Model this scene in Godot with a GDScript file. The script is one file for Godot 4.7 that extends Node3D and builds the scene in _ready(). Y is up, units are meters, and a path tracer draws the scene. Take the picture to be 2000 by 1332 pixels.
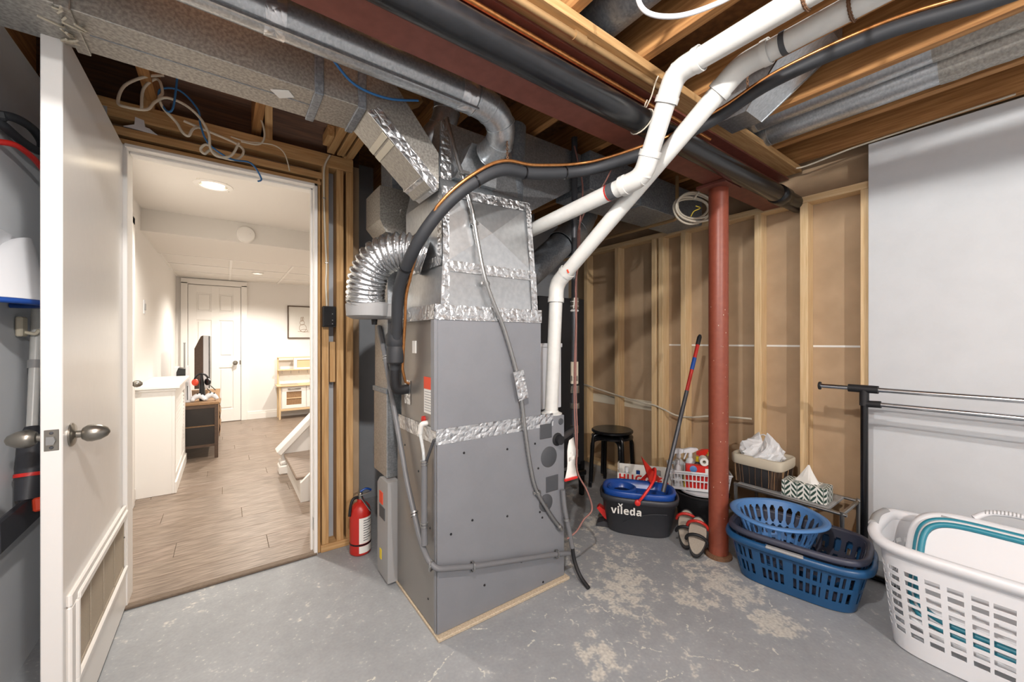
extends Node3D
# Basement furnace room. World axes: x runs along the doorway wall (to the right), -z runs away from the
# camera towards the doorway wall. P(x, y, v) gives a point with v = distance towards the doorway wall.

var M := {}
var used := {}
var in_world := {}
var rng := RandomNumberGenerator.new()
var group_no := 0

# ---------------------------------------------------------------- scene tree helpers
func P(x: float, y: float, v: float) -> Vector3:
	return Vector3(x, y, -v)

func numbered(n: String) -> String:
	used[n] = used.get(n, -1) + 1
	return n if used[n] == 0 else "%s_%03d" % [n, used[n]]

func describe(o: Node, label: String, category: String, group := "") -> void:
	o.set_meta("label", label)
	o.set_meta("category", category)
	if group != "":
		o.set_meta("group", group)

# a thing whose parts are modelled in world coordinates
func thing(called: String, label: String, category: String, at: Vector3, group := "") -> Node3D:
	var o := Node3D.new()
	o.name = numbered(called)
	add_child(o)
	o.position = at
	in_world[o] = true
	describe(o, label, category, group)
	return o

# a thing whose parts are modelled round its own base
func local_thing(called: String, label: String, category: String, at: Vector3, turn := 0.0, group := "") -> Node3D:
	var o := Node3D.new()
	o.name = numbered(called)
	add_child(o)
	o.position = at
	o.rotation.y = turn
	describe(o, label, category, group)
	return o

func setting(called: String, label: String) -> Node3D:
	var o := Node3D.new()
	o.name = numbered(called)
	add_child(o)
	o.set_meta("kind", "structure")
	o.set_meta("label", label)
	return o

func part(called: String, st: SurfaceTool, m: Material, parent: Node3D, label := "") -> MeshInstance3D:
	st.generate_normals()
	var mi := MeshInstance3D.new()
	mi.mesh = st.commit()
	mi.material_override = m
	mi.name = called
	if in_world.has(parent):
		mi.position = -parent.position
	parent.add_child(mi, true)
	if label != "":
		mi.set_meta("label", label)
	return mi

func copy_of(o: Node3D, at: Vector3, turn: float, label: String) -> Node3D:
	var c: Node3D = o.duplicate()
	var base := String(o.name)
	var tail := base.get_slice("_", base.get_slice_count("_") - 1)
	if tail.is_valid_int() and tail.length() == 3:
		base = base.substr(0, base.length() - 4)
	c.name = numbered(base)
	add_child(c)
	c.position = at
	c.rotation.y = turn
	c.set_meta("label", label)
	return c

# ---------------------------------------------------------------- mesh helpers
func mb() -> SurfaceTool:
	var st := SurfaceTool.new()
	st.begin(Mesh.PRIMITIVE_TRIANGLES)
	st.set_smooth_group(-1)
	return st

func smooth(st: SurfaceTool) -> void:
	group_no += 1
	st.set_smooth_group(group_no)

func flat(st: SurfaceTool) -> void:
	st.set_smooth_group(-1)

# counter-clockwise as seen from outside; Godot wants the opposite order
func tri(st: SurfaceTool, a: Vector3, b: Vector3, c: Vector3) -> void:
	st.add_vertex(a)
	st.add_vertex(c)
	st.add_vertex(b)

func quad(st: SurfaceTool, a: Vector3, b: Vector3, c: Vector3, d: Vector3) -> void:
	tri(st, a, b, c)
	tri(st, a, c, d)

func box(st: SurfaceTool, c: Vector3, s: Vector3, bev := 0.0, bs := Basis()) -> void:
	flat(st)
	var h := s * 0.5
	var e := minf(bev, minf(h.x, minf(h.y, h.z)) * 0.9)
	var f := func(x: float, y: float, z: float) -> Vector3: return c + bs * Vector3(x, y, z)
	for ax in 3:
		var u := (ax + 1) % 3
		var w := (ax + 2) % 3
		for sg: float in [-1.0, 1.0]:
			var q := []
			for k: Array in [[-1, -1], [1, -1], [1, 1], [-1, 1]]:
				var p := Vector3.ZERO
				p[ax] = sg * h[ax]
				p[u] = k[0] * (h[u] - e)
				p[w] = k[1] * (h[w] - e)
				q.append(f.call(p.x, p.y, p.z))
			if sg > 0:
				quad(st, q[0], q[1], q[2], q[3])
			else:
				quad(st, q[3], q[2], q[1], q[0])
	if e <= 0.0:
		return
	for ax in 3:
		var u := (ax + 1) % 3
		var w := (ax + 2) % 3
		for su: float in [-1.0, 1.0]:
			for sw: float in [-1.0, 1.0]:
				var q := []
				for k: Array in [[-1, 0], [1, 0], [1, 1], [-1, 1]]:
					var p := Vector3.ZERO
					p[ax] = k[0] * (h[ax] - e)
					p[u] = su * (h[u] - (e if k[1] == 1 else 0.0))
					p[w] = sw * (h[w] - (0.0 if k[1] == 1 else e))
					q.append(f.call(p.x, p.y, p.z))
				if su * sw > 0:
					quad(st, q[3], q[2], q[1], q[0])
				else:
					quad(st, q[0], q[1], q[2], q[3])
	for sx: float in [-1.0, 1.0]:
		for sy: float in [-1.0, 1.0]:
			for sz: float in [-1.0, 1.0]:
				var a: Vector3 = f.call(sx * h.x, sy * (h.y - e), sz * (h.z - e))
				var b: Vector3 = f.call(sx * (h.x - e), sy * h.y, sz * (h.z - e))
				var d: Vector3 = f.call(sx * (h.x - e), sy * (h.y - e), sz * h.z)
				if sx * sy * sz > 0:
					tri(st, a, b, d)
				else:
					tri(st, a, d, b)

# box from ranges along x, y and v
func bx(st: SurfaceTool, x0: float, x1: float, y0: float, y1: float, v0: float, v1: float, bev := 0.0) -> void:
	box(st, P((x0 + x1) / 2, (y0 + y1) / 2, (v0 + v1) / 2), Vector3(absf(x1 - x0), absf(y1 - y0), absf(v1 - v0)), bev)

func frame_of(dir: Vector3, up := Vector3.UP) -> Basis:
	var z := dir.normalized()
	var x := up.cross(z)
	if x.length() < 0.01:
		x = Vector3.RIGHT.cross(z)
	if x.length() < 0.01:
		x = Vector3.FORWARD.cross(z)
	x = x.normalized()
	return Basis(x, z.cross(x), z)

# straight bar of rectangular section from a to b
func bar(st: SurfaceTool, a: Vector3, b: Vector3, w: float, h: float, bev := 0.0, up := Vector3.UP) -> void:
	box(st, (a + b) / 2, Vector3(w, h, a.distance_to(b)), bev, frame_of(b - a, up))

# rings of equal size joined into a skin
func loft(st: SurfaceTool, rings: Array, cap0 := true, cap1 := true, closed := true, sharp := false) -> void:
	if not sharp:
		smooth(st)
	else:
		flat(st)
	var n: int = rings[0].size()
	for k in rings.size() - 1:
		var a: Array = rings[k]
		var b: Array = rings[k + 1]
		for i in (n if closed else n - 1):
			var j := (i + 1) % n
			quad(st, a[i], a[j], b[j], b[i])
	flat(st)
	for end in 2:
		if (end == 0 and not cap0) or (end == 1 and not cap1):
			continue
		var r: Array = rings[0] if end == 0 else rings[rings.size() - 1]
		var c := Vector3.ZERO
		for p: Vector3 in r:
			c += p
		c /= n
		for i in n:
			var j := (i + 1) % n
			if end == 0:
				tri(st, c, r[j], r[i])
			else:
				tri(st, c, r[i], r[j])

# tube along points; r is one radius or one per point
func tube(st: SurfaceTool, pts: Array, r: Variant, n := 10, caps := true, closed := false) -> void:
	var rings := []
	var m := pts.size()
	var bs := frame_of(pts[1] - pts[0])
	var last: Vector3 = (pts[1] - pts[0]).normalized()
	for k in m:
		var d: Vector3
		if closed:
			d = pts[(k + 1) % m] - pts[(k - 1 + m) % m]
		else:
			d = pts[mini(k + 1, m - 1)] - pts[maxi(k - 1, 0)]
		d = d.normalized()
		var ax := last.cross(d)
		if ax.length() > 1e-6:
			bs = Basis(ax.normalized(), last.angle_to(d)) * bs
		last = d
		var rr: float = r[k] if r is Array else r
		var ring := []
		for i in n:
			var a := TAU * i / n
			ring.append(pts[k] + bs.x * cos(a) * rr + bs.y * sin(a) * rr)
		rings.append(ring)
	if closed:
		rings.append(rings[0])
	loft(st, rings, caps and not closed, caps and not closed)

# smooth curve through points
func curve(pts: Array, sub := 6, closed := false) -> Array:
	var out := []
	var m := pts.size()
	for k in (m if closed else m - 1):
		var p0: Vector3 = pts[(k - 1 + m) % m] if closed else pts[maxi(k - 1, 0)]
		var p1: Vector3 = pts[k]
		var p2: Vector3 = pts[(k + 1) % m]
		var p3: Vector3 = pts[(k + 2) % m] if closed else pts[mini(k + 2, m - 1)]
		for i in sub:
			out.append(p1.cubic_interpolate(p2, p0, p3, float(i) / sub))
	if not closed:
		out.append(pts[m - 1])
	return out

# corner points of a pipe run, each inner corner rounded with radius rad
func bent(pts: Array, rad: float, sub := 6) -> Array:
	var out := [pts[0]]
	for k in range(1, pts.size() - 1):
		var a: Vector3 = pts[k - 1]
		var b: Vector3 = pts[k]
		var c: Vector3 = pts[k + 1]
		var ra := minf(rad, minf(a.distance_to(b), b.distance_to(c)) * 0.45)
		var s := b + (a - b).normalized() * ra
		var e := b + (c - b).normalized() * ra
		for i in sub + 1:
			var t := float(i) / sub
			out.append(s.lerp(b, t).lerp(b.lerp(e, t), t))
	out.append(pts[pts.size() - 1])
	return out

# turned profile: points (radius, height) from bottom to top, outside seen on the right
func lathe(st: SurfaceTool, c: Vector3, prof: Array, n := 24, bs := Basis()) -> void:
	smooth(st)
	for k in prof.size() - 1:
		var p: Vector2 = prof[k]
		var q: Vector2 = prof[k + 1]
		if k > 0:
			var d0: Vector2 = p - prof[k - 1]
			if absf(d0.angle_to(q - p)) > 0.6:
				smooth(st)
		for i in n:
			var a := TAU * i / n
			var b := TAU * (i + 1) / n
			var f := func(pt: Vector2, an: float) -> Vector3: return c + bs * Vector3(cos(an) * pt.x, pt.y, -sin(an) * pt.x)
			if p.x < 1e-6:
				tri(st, f.call(p, a), f.call(q, b), f.call(q, a))
			elif q.x < 1e-6:
				tri(st, f.call(p, a), f.call(p, b), f.call(q, a))
			else:
				quad(st, f.call(p, a), f.call(p, b), f.call(q, b), f.call(q, a))

# outline in the local xy plane (counter-clockwise), extruded along local z from 0 to depth
func prism(st: SurfaceTool, poly: PackedVector2Array, t: Transform3D, depth: float) -> void:
	flat(st)
	var p := poly.duplicate()
	if Geometry2D.is_polygon_clockwise(p):
		p.reverse()
	var ids := Geometry2D.triangulate_polygon(p)
	var n := p.size()
	for k in range(0, ids.size(), 3):
		var a := p[ids[k]]
		var b := p[ids[k + 1]]
		var c := p[ids[k + 2]]
		if (b - a).cross(c - a) < 0:
			var s := b
			b = c
			c = s
		tri(st, t * Vector3(a.x, a.y, depth), t * Vector3(b.x, b.y, depth), t * Vector3(c.x, c.y, depth))
		tri(st, t * Vector3(a.x, a.y, 0), t * Vector3(c.x, c.y, 0), t * Vector3(b.x, b.y, 0))
	for i in n:
		var a := p[i]
		var b := p[(i + 1) % n]
		quad(st, t * Vector3(a.x, a.y, 0), t * Vector3(b.x, b.y, 0), t * Vector3(b.x, b.y, depth), t * Vector3(a.x, a.y, depth))

# a skin f(u, v) of real thickness with holes left open where hole(u, v) says so
func pierced(st: SurfaceTool, f: Callable, nu: int, nv: int, hole: Callable, th: float, closed := true) -> void:
	var outer := []
	var inner := []
	var cols := nu if closed else nu + 1
	for j in nv + 1:
		var ro := []
		var ri := []
		for i in cols:
			var u := float(i) / nu
			var v := float(j) / nv
			var p: Vector3 = f.call(u, v)
			var du: Vector3 = f.call(u + 0.002, v) - f.call(u - 0.002, v)
			var dv: Vector3 = f.call(u, v + 0.002) - f.call(u, v - 0.002)
			ro.append(p)
			ri.append(p - du.cross(dv).normalized() * th)
		outer.append(ro)
		inner.append(ri)
	var full := func(i: int, j: int) -> bool:
		if j < 0 or j >= nv:
			return false
		if not closed and (i < 0 or i >= nu):
			return false
		return not hole.call((posmod(i, nu) + 0.5) / nu, (j + 0.5) / nv)
	var solid := {}
	for j in range(-1, nv + 1):
		for i in range(-1, nu + 1):
			solid[Vector2i(i, j)] = full.call(i, j)
	smooth(st)
	var g1 := group_no
	smooth(st)
	var g2 := group_no
	for j in nv:
		for i in nu:
			if not solid[Vector2i(i, j)]:
				continue
			var k := (i + 1) % cols
			var a: Vector3 = outer[j][i]
			var b: Vector3 = outer[j][k]
			var c: Vector3 = outer[j + 1][k]
			var d: Vector3 = outer[j + 1][i]
			var e: Vector3 = inner[j][i]
			var g: Vector3 = inner[j][k]
			var h: Vector3 = inner[j + 1][k]
			var l: Vector3 = inner[j + 1][i]
			st.set_smooth_group(g1)
			quad(st, a, b, c, d)
			st.set_smooth_group(g2)
			quad(st, l, h, g, e)
			flat(st)
			if not solid[Vector2i(i, j - 1)]:
				quad(st, e, g, b, a)
			if not solid[Vector2i(i, j + 1)]:
				quad(st, d, c, h, l)
			if not solid[Vector2i(i - 1, j)]:
				quad(st, a, d, l, e)
			if not solid[Vector2i(i + 1, j)]:
				quad(st, g, h, c, b)

func lettering(called: String, words: String, size: float, depth: float, m: Material, parent: Node3D, at: Vector3, bs: Basis, bold := true) -> MeshInstance3D:
	var font := SystemFont.new()
	font.font_names = PackedStringArray(["Droid Sans"])
	font.font_weight = 700 if bold else 400
	var tm := TextMesh.new()
	tm.text = words
	tm.font = font
	tm.font_size = 64
	tm.pixel_size = size / 64.0
	tm.depth = depth
	var mi := MeshInstance3D.new()
	mi.mesh = tm
	mi.material_override = m
	mi.name = called
	parent.add_child(mi, true)
	mi.transform = Transform3D(bs, at - (parent.position if in_world.has(parent) else Vector3.ZERO))
	return mi

# ---------------------------------------------------------------- materials
func col(h: String) -> Color:
	return Color.html(h)

func noise_tex(c1: Color, c2: Color, freq: float, kind := 0, octaves := 4, size := 512, sd := 1, mid := 0.5) -> NoiseTexture2D:
	var n := FastNoiseLite.new()
	n.seed = sd
	n.frequency = freq
	n.fractal_octaves = octaves
	if kind == 1:
		n.noise_type = FastNoiseLite.TYPE_CELLULAR
		n.cellular_return_type = FastNoiseLite.RETURN_CELL_VALUE
		n.fractal_type = FastNoiseLite.FRACTAL_NONE
	else:
		n.noise_type = FastNoiseLite.TYPE_SIMPLEX_SMOOTH
	var t := NoiseTexture2D.new()
	t.width = size
	t.height = size
	t.seamless = true
	t.noise = n
	var g := Gradient.new()
	g.set_color(0, c1)
	g.set_color(1, c2)
	if mid != 0.5:
		g.add_point(mid, c1.lerp(c2, 0.5))
	t.color_ramp = g
	return t

func bump_tex(freq: float, strength: float, kind := 0, sd := 5, octaves := 4) -> NoiseTexture2D:
	var n := FastNoiseLite.new()
	n.seed = sd
	n.frequency = freq
	n.fractal_octaves = octaves
	if kind == 1:
		n.noise_type = FastNoiseLite.TYPE_CELLULAR
		n.cellular_return_type = FastNoiseLite.RETURN_DISTANCE2_SUB
		n.cellular_jitter = 1.0
	var t := NoiseTexture2D.new()
	t.width = 512
	t.height = 512
	t.seamless = true
	t.as_normal_map = true
	t.bump_strength = strength
	t.noise = n
	return t

func plain(key: String, c: String, rough := 0.6, metal := 0.0) -> StandardMaterial3D:
	var m := StandardMaterial3D.new()
	m.albedo_color = col(c)
	m.roughness = rough
	m.metallic = metal
	M[key] = m
	return m

func mottled(key: String, c1: String, c2: String, freq: float, scale: Vector3, rough := 0.6, metal := 0.0, kind := 0, sd := 1, octaves := 4) -> StandardMaterial3D:
	var m := StandardMaterial3D.new()
	m.albedo_texture = noise_tex(col(c1), col(c2), freq, kind, octaves, 512, sd)
	m.roughness = rough
	m.metallic = metal
	m.uv1_triplanar = true
	m.uv1_world_triplanar = true
	m.uv1_scale = scale
	M[key] = m
	return m

func rough_up(key: String, t: Texture2D, depth := 1.0) -> void:
	M[key].normal_enabled = true
	M[key].normal_texture = t
	M[key].normal_scale = depth

func make_materials() -> void:
	# woods: one grain picture stretched along the board
	var woods := {"joist": ["8f6136", "c4935c"], "stud": ["cfae7e", "e6cba2"], "brace": ["a57c4c", "caa676"], "old_wood": ["3a2517", "5c3c26"]}  # last pair is darkened to carry the shade of the joist bays
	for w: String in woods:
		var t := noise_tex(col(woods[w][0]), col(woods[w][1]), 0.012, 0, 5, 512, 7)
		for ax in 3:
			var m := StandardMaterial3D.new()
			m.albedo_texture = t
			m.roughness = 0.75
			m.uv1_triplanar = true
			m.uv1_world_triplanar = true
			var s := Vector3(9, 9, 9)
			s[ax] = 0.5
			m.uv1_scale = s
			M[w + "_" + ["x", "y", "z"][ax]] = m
	mottled("subfloor", "6f4a2a", "97693c", 0.02, Vector3(2, 2, 2), 0.85, 0.0, 0, 11)
	mottled("kraft", "a78e71", "b79d7f", 0.006, Vector3(1.2, 1.2, 1.2), 0.85, 0.0, 0, 3)
	mottled("white_wall", "c9cccf", "cfd2d5", 0.01, Vector3(1, 1, 1), 0.7, 0.0, 0, 4)
	mottled("grey_wall", "9fa3a8", "a9adb2", 0.008, Vector3(1, 1, 1), 0.75, 0.0, 0, 6)
	mottled("side_wall", "d2d5d9", "d8dbde", 0.008, Vector3(1, 1, 1), 0.7, 0.0, 0, 6)
	plain("hall_wall", "e9e6e2", 0.7)
	plain("hall_ceiling", "e4e0da", 0.85)
	plain("trim_white", "eeebe6", 0.4)
	var d := plain("door_paint", "dddbd8", 0.22)
	d.normal_enabled = true
	d.normal_texture = bump_tex(0.02, 1.0, 0, 8)
	d.normal_scale = 0.12
	d.uv1_triplanar = true
	d.uv1_scale = Vector3(6, 1.2, 1.2)
	mottled("red_steel", "6a372c", "7a4438", 0.01, Vector3(3, 3, 3), 0.55, 0.0, 0, 9)
	mottled("red_post", "7e3b2a", "8c4935", 0.015, Vector3(3, 3, 3), 0.42, 0.0, 0, 10)
	mottled("rust", "5d4030", "8c6a4c", 0.03, Vector3(6, 6, 6), 0.8, 0.2, 0, 10)
	mottled("abs_black", "141517", "1f2023", 0.01, Vector3(4, 4, 4), 0.26, 0.0, 0, 12)
	plain("rubber", "2b2d31", 0.6)
	plain("black", "101012", 0.25)
	plain("black_soft", "17171a", 0.6)
	mottled("galv", "a9aeb2", "c6cacd", 0.11, Vector3(3, 3, 3), 0.34, 0.8, 1, 13)
	mottled("galv_dusty", "87847e", "c0bcb4", 0.05, Vector3(3, 3, 3), 0.5, 0.7, 0, 14, 5)
	mottled("galv_dark", "7a8087", "9aa1a8", 0.09, Vector3(3, 3, 3), 0.45, 0.5, 1, 15)
	mottled("sheet", "bfc3c6", "d3d6d8", 0.02, Vector3(3, 3, 3), 0.3, 0.85, 0, 16)
	var foil := plain("foil", "dcdee0", 0.3, 0.9)
	foil.uv1_triplanar = true
	foil.uv1_world_triplanar = true
	foil.uv1_scale = Vector3(3, 3, 3)
	foil.normal_enabled = true
	foil.normal_texture = bump_tex(0.016, 9.0, 1, 17, 2)
	foil.normal_scale = 1.0
	var flexible := plain("flexible", "c9cbcd", 0.26, 0.95)
	flexible.uv1_triplanar = true
	flexible.uv1_scale = Vector3(4, 4, 4)
	flexible.normal_enabled = true
	flexible.normal_texture = foil.normal_texture
	flexible.normal_scale = 0.9
	plain("drain_grey", "6c6d70", 0.45)
	mottled("flaked_pad", "a8977f", "cbbba4", 0.03, Vector3(6, 6, 6), 0.85, 0.0, 0, 27)
	mottled("cabinet", "7d7f84", "828489", 0.01, Vector3(1, 1, 1), 0.42, 0.1, 0, 18)
	plain("cabinet_side", "8f8b86", 0.34, 0.55)
	plain("plug", "47494d", 0.6)
	mottled("pvc", "cdcdc9", "d8d8d4", 0.01, Vector3(4, 4, 4), 0.3, 0.0, 0, 19)
	mottled("copper", "b0703f", "d29a62", 0.02, Vector3(5, 5, 5), 0.32, 0.85, 0, 20)
	plain("old_copper", "a98a62", 0.5, 0.5)
	plain("iron", "55565a", 0.5, 0.6)
	plain("steel", "a9a9a8", 0.3, 0.9)
	plain("nickel", "8d8981", 0.3, 0.9)
	plain("chrome", "d0d2d5", 0.12, 1.0)
	plain("cable", "cfc6b4", 0.6)
	plain("cable_blue", "2f6ea8", 0.55)
	plain("cable_brown", "8a6058", 0.6)
	plain("cable_yellow", "cbb53f", 0.6)
	plain("white_plastic", "dcdde0", 0.4)
	plain("grey_plastic", "9a9a9a", 0.5)
	plain("paper", "e4e2dc", 0.8)
	plain("red", "b3261e", 0.35)
	plain("red_bright", "cf2a24", 0.4)
	plain("orange", "dd4a2c", 0.45)
	plain("yellow", "d9c22c", 0.5)
	plain("blue", "1d4794", 0.3)
	plain("steel_blue", "4f7db3", 0.45)
	plain("deep_blue", "1b4a74", 0.35)
	plain("slate", "3a3d4d", 0.45)
	plain("charcoal", "35363b", 0.45)
	plain("teal", "2a8296", 0.4)
	plain("cream", "d6cdb8", 0.85)
	plain("linen", "c2b9a6", 0.9)
	mottled("wicker", "2a1e16", "5a4433", 0.05, Vector3(9, 9, 9), 0.7, 0.0, 0, 21)
	plain("oak", "b9946a", 0.6)
	plain("birch", "d8bd95", 0.55)
	mottled("dark_wood", "46362b", "5d4838", 0.02, Vector3(2, 6, 6), 0.6, 0.0, 0, 22)
	plain("mesh_grey", "2f2a26", 0.6).transparency = BaseMaterial3D.TRANSPARENCY_ALPHA
	M.mesh_grey.albedo_color.a = 0.72
	mottled("board_brown", "8a6a4c", "a3825f", 0.02, Vector3(4, 4, 4), 0.8, 0.0, 0, 23)
	mottled("threshold", "5f5144", "7d6c5b", 0.04, Vector3(2, 9, 9), 0.7, 0.0, 0, 28)
	mottled("grille", "a89c89", "bcb09f", 0.05, Vector3(6, 6, 6), 0.55, 0.3, 0, 24)
	mottled("mat_foam", "908a82", "a29b91", 0.05, Vector3(6, 6, 6), 0.85, 0.0, 0, 25)
	mottled("suede", "8f867b", "a49b8e", 0.03, Vector3(9, 9, 9), 0.95, 0.0, 0, 26)
	for k in 5:
		var c: String = ["8f7a68", "927c6a", "8b7563", "95806e", "8e7967"][k]
		var p := mottled("plank_%d" % k, Color.html(c).darkened(0.3).to_html(false), Color.html(c).lightened(0.2).to_html(false), 0.014, Vector3(0.8, 8, 8), 0.38, 0.0, 0, 30 + k, 5)
		p.uv1_offset = Vector3(0, 0.13 * k, 0.31 * k)
	var bulb := plain("bulb_glow", "fff4e2", 0.4)
	bulb.emission_enabled = true
	bulb.emission = Color(1.0, 0.93, 0.82)
	bulb.emission_energy_multiplier = 6.0
	var bag := plain("bag", "eceef0", 0.35)
	bag.transparency = BaseMaterial3D.TRANSPARENCY_ALPHA
	bag.albedo_color.a = 0.75
	var clear := plain("clear_plastic", "e8eef0", 0.1)
	clear.transparency = BaseMaterial3D.TRANSPARENCY_ALPHA
	clear.albedo_color.a = 0.35
	M["leafy"] = leaf_print()
	M["concrete"] = floor_material()

# printed leaves for the tissue box
func leaf_print() -> StandardMaterial3D:
	var n := 256
	var im := Image.create(n, n, false, Image.FORMAT_RGB8)
	for j in n:
		for i in n:
			# upright sprays: arched leaves on both sides of a stem
			var u := absf(fmod(i / 64.0, 1.0) - 0.5)
			var v := fmod(j / 64.0 + 0.35 * float((i / 64) % 2), 1.0)
			var f := fmod(v * 2.0 + 2.6 * u * u + 1.1 * u, 1.0)
			var ink := u < 0.022 or (u > 0.04 and u < 0.46 and f > 0.18 + 0.5 * absf(u - 0.24) * 2.0 and f < 0.78)
			im.set_pixel(i, j, Color8(38, 66, 56) if ink else Color8(226, 226, 220))
	var m := StandardMaterial3D.new()
	m.albedo_texture = ImageTexture.create_from_image(im)
	m.roughness = 0.6
	m.uv1_triplanar = true
	m.uv1_scale = Vector3(4.2, 4.2, 4.2)
	return m

# painted concrete: grey paint, bare worn patches with ragged outlines, scratches and specks
func floor_material() -> StandardMaterial3D:
	var px := 1400
	var ox := -0.75
	var ov := -0.35
	var span := 3.85
	var n1 := FastNoiseLite.new()
	n1.seed = 41
	n1.frequency = 2.2
	n1.fractal_octaves = 5
	var n2 := FastNoiseLite.new()
	n2.seed = 42
	n2.frequency = 14.0
	n2.fractal_octaves = 4
	var n3 := FastNoiseLite.new()
	n3.seed = 43
	n3.frequency = 60.0
	n3.fractal_octaves = 2
	# worn spots: x, v, radius, strength
	var worn := [[1.62, 1.3, 0.3, 0.75], [1.95, 1.12, 0.26, 0.7], [1.86, 0.68, 0.1, 1.0], [1.72, 0.98, 0.13, 0.85], [1.62, 1.7, 0.12, 0.7], [1.62, 0.7, 0.1, 0.6], [1.45, 1.05, 0.16, 0.6], [1.1, 1.0, 0.14, 0.5], [0.95, 0.75, 0.14, 0.45], [2.0, 0.86, 0.1, 0.6], [1.95, 1.75, 0.16, 0.6], [2.2, 2.2, 0.3, 0.5]]
	var data := PackedByteArray()
	data.resize(px * px * 3)
	for j in px:
		var v := ov + span * (j + 0.5) / px
		for i in px:
			var x := ox + span * (i + 0.5) / px
			var a := n1.get_noise_2d(x, v)
			var b := n2.get_noise_2d(x, v)
			var c := n3.get_noise_2d(x, v)
			var w := 0.0
			for s: Array in worn:
				var dx: float = x - s[0]
				var dv: float = v - s[1]
				var q: float = (dx * dx + dv * dv) / (s[2] * s[2])
				if q < 4.0:
					w = maxf(w, s[3] * (1.0 - q * 0.6))
			var bare := clampf((w + a * 0.7 + b * 0.75 + c * 0.25 - 0.52) * 3.0, 0.0, 1.0)
			bare = maxf(bare, clampf((b + a * 0.5 - 0.6) * 6.0, 0.0, 1.0) * 0.6)
			bare = maxf(bare, clampf((c + b * 0.35 - 0.66) * 8.0, 0.0, 1.0) * 0.8)
			var t := 1.0 + a * 0.06 + b * 0.035 + c * 0.03
			var r := lerpf(150.0 * t, 188.0 * t + c * 16.0, bare)
			var g := lerpf(153.0 * t, 185.0 * t + c * 16.0, bare)
			var bl := lerpf(156.0 * t, 177.0 * t + c * 14.0, bare)
			var k := (j * px + i) * 3
			data[k] = clampi(int(r), 0, 255)
			data[k + 1] = clampi(int(g), 0, 255)
			data[k + 2] = clampi(int(bl), 0, 255)
	var im := Image.create_from_data(px, px, false, Image.FORMAT_RGB8, data)
	# scratches through the paint
	rng.seed = 77
	var lines := [[0.62, 0.98, 0.8, 1.0], [1.0, 0.86, 1.32, 0.78], [1.28, 0.98, 1.33, 0.88], [0.9, 0.78, 1.05, 0.72], [1.3, 1.25, 1.38, 1.12], [0.6, 1.3, 0.7, 1.34], [1.1, 0.7, 1.22, 0.68], [1.4, 0.82, 1.55, 0.62]]
	for k in 70:
		var x := rng.randf_range(0.2, 2.1)
		var v := rng.randf_range(0.5, 1.4)
		var an := rng.randf_range(0, TAU)
		var le := rng.randf_range(0.015, 0.07)
		lines.append([x, v, x + cos(an) * le, v + sin(an) * le])
	for l: Array in lines:
		var a := Vector2(l[0], l[1])
		var b := Vector2(l[2], l[3])
		var steps := int(a.distance_to(b) / 0.0018) + 1
		for s in steps:
			var q := a.lerp(b, float(s) / steps)
			q += Vector2(n2.get_noise_2d(q.x * 0.5, q.y), n2.get_noise_2d(q.y, q.x * 0.5)) * 0.02
			if n3.get_noise_2d(q.x, q.y) < -0.25:
				continue
			var ii := int((q.x - ox) / span * px)
			var jj := int((q.y - ov) / span * px)
			var wd := 1 + int(absf(n2.get_noise_2d(q.x * 2.0, q.y * 2.0)) * 3.5)
			im.fill_rect(Rect2i(ii, jj, wd, wd), Color8(203, 202, 192))
	var m := StandardMaterial3D.new()
	m.albedo_texture = ImageTexture.create_from_image(im)
	m.roughness = 0.5
	return m

# ---------------------------------------------------------------- the scene
func _ready() -> void:
	rng.seed = 12345
	var cam := Camera3D.new()
	cam.name = "camera"
	cam.position = Vector3(0, 1.184, 0)
	cam.rotation_degrees = Vector3(0, -36, 0)
	cam.fov = 81.72
	cam.near = 0.05
	add_child(cam)
	cam.current = true
	var env := Environment.new()
	env.background_mode = Environment.BG_COLOR
	env.background_color = Color(0.02, 0.02, 0.022)
	env.ambient_light_source = Environment.AMBIENT_SOURCE_DISABLED
	env.tonemap_mode = Environment.TONE_MAPPER_LINEAR
	env.tonemap_exposure = 0.9
	env.sdfgi_enabled = true
	env.ssao_enabled = true
	env.ssil_enabled = true
	var we := WorldEnvironment.new()
	we.name = "surroundings"
	we.environment = env
	add_child(we)
	make_materials()
	ceiling_bulb(P(0.05, 2.27, 0.22), 3.1, "bare ceiling bulb in a porcelain holder above the camera")
	ceiling_bulb(P(0.45, 2.27, -1.9), 5.2, "bare ceiling bulb in a porcelain holder behind the camera")
	recessed_lamp(P(-0.067, 2.25, 3.386), 0.078, 4.0, "round recessed ceiling light near the doorway, brushed ring")
	recessed_lamp(P(0.34, 2.07, 6.14), 0.05, 3.8, "small recessed spotlight in the far tiled ceiling")
	recessed_lamp(P(1.3, 2.07, 5.4), 0.05, 4.2, "unseen recessed spotlight added to brighten the hall right of the stairs")  # extra lamp out of view, added to lift the hall brightness
	build_shell()
	build_hall()
	build_doorway_wall()
	build_door()
	build_overhead()
	build_furnace()
	build_pipes()
	build_corner()
	build_baskets()
	build_left_wall_things()
	build_hall_things()

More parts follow.
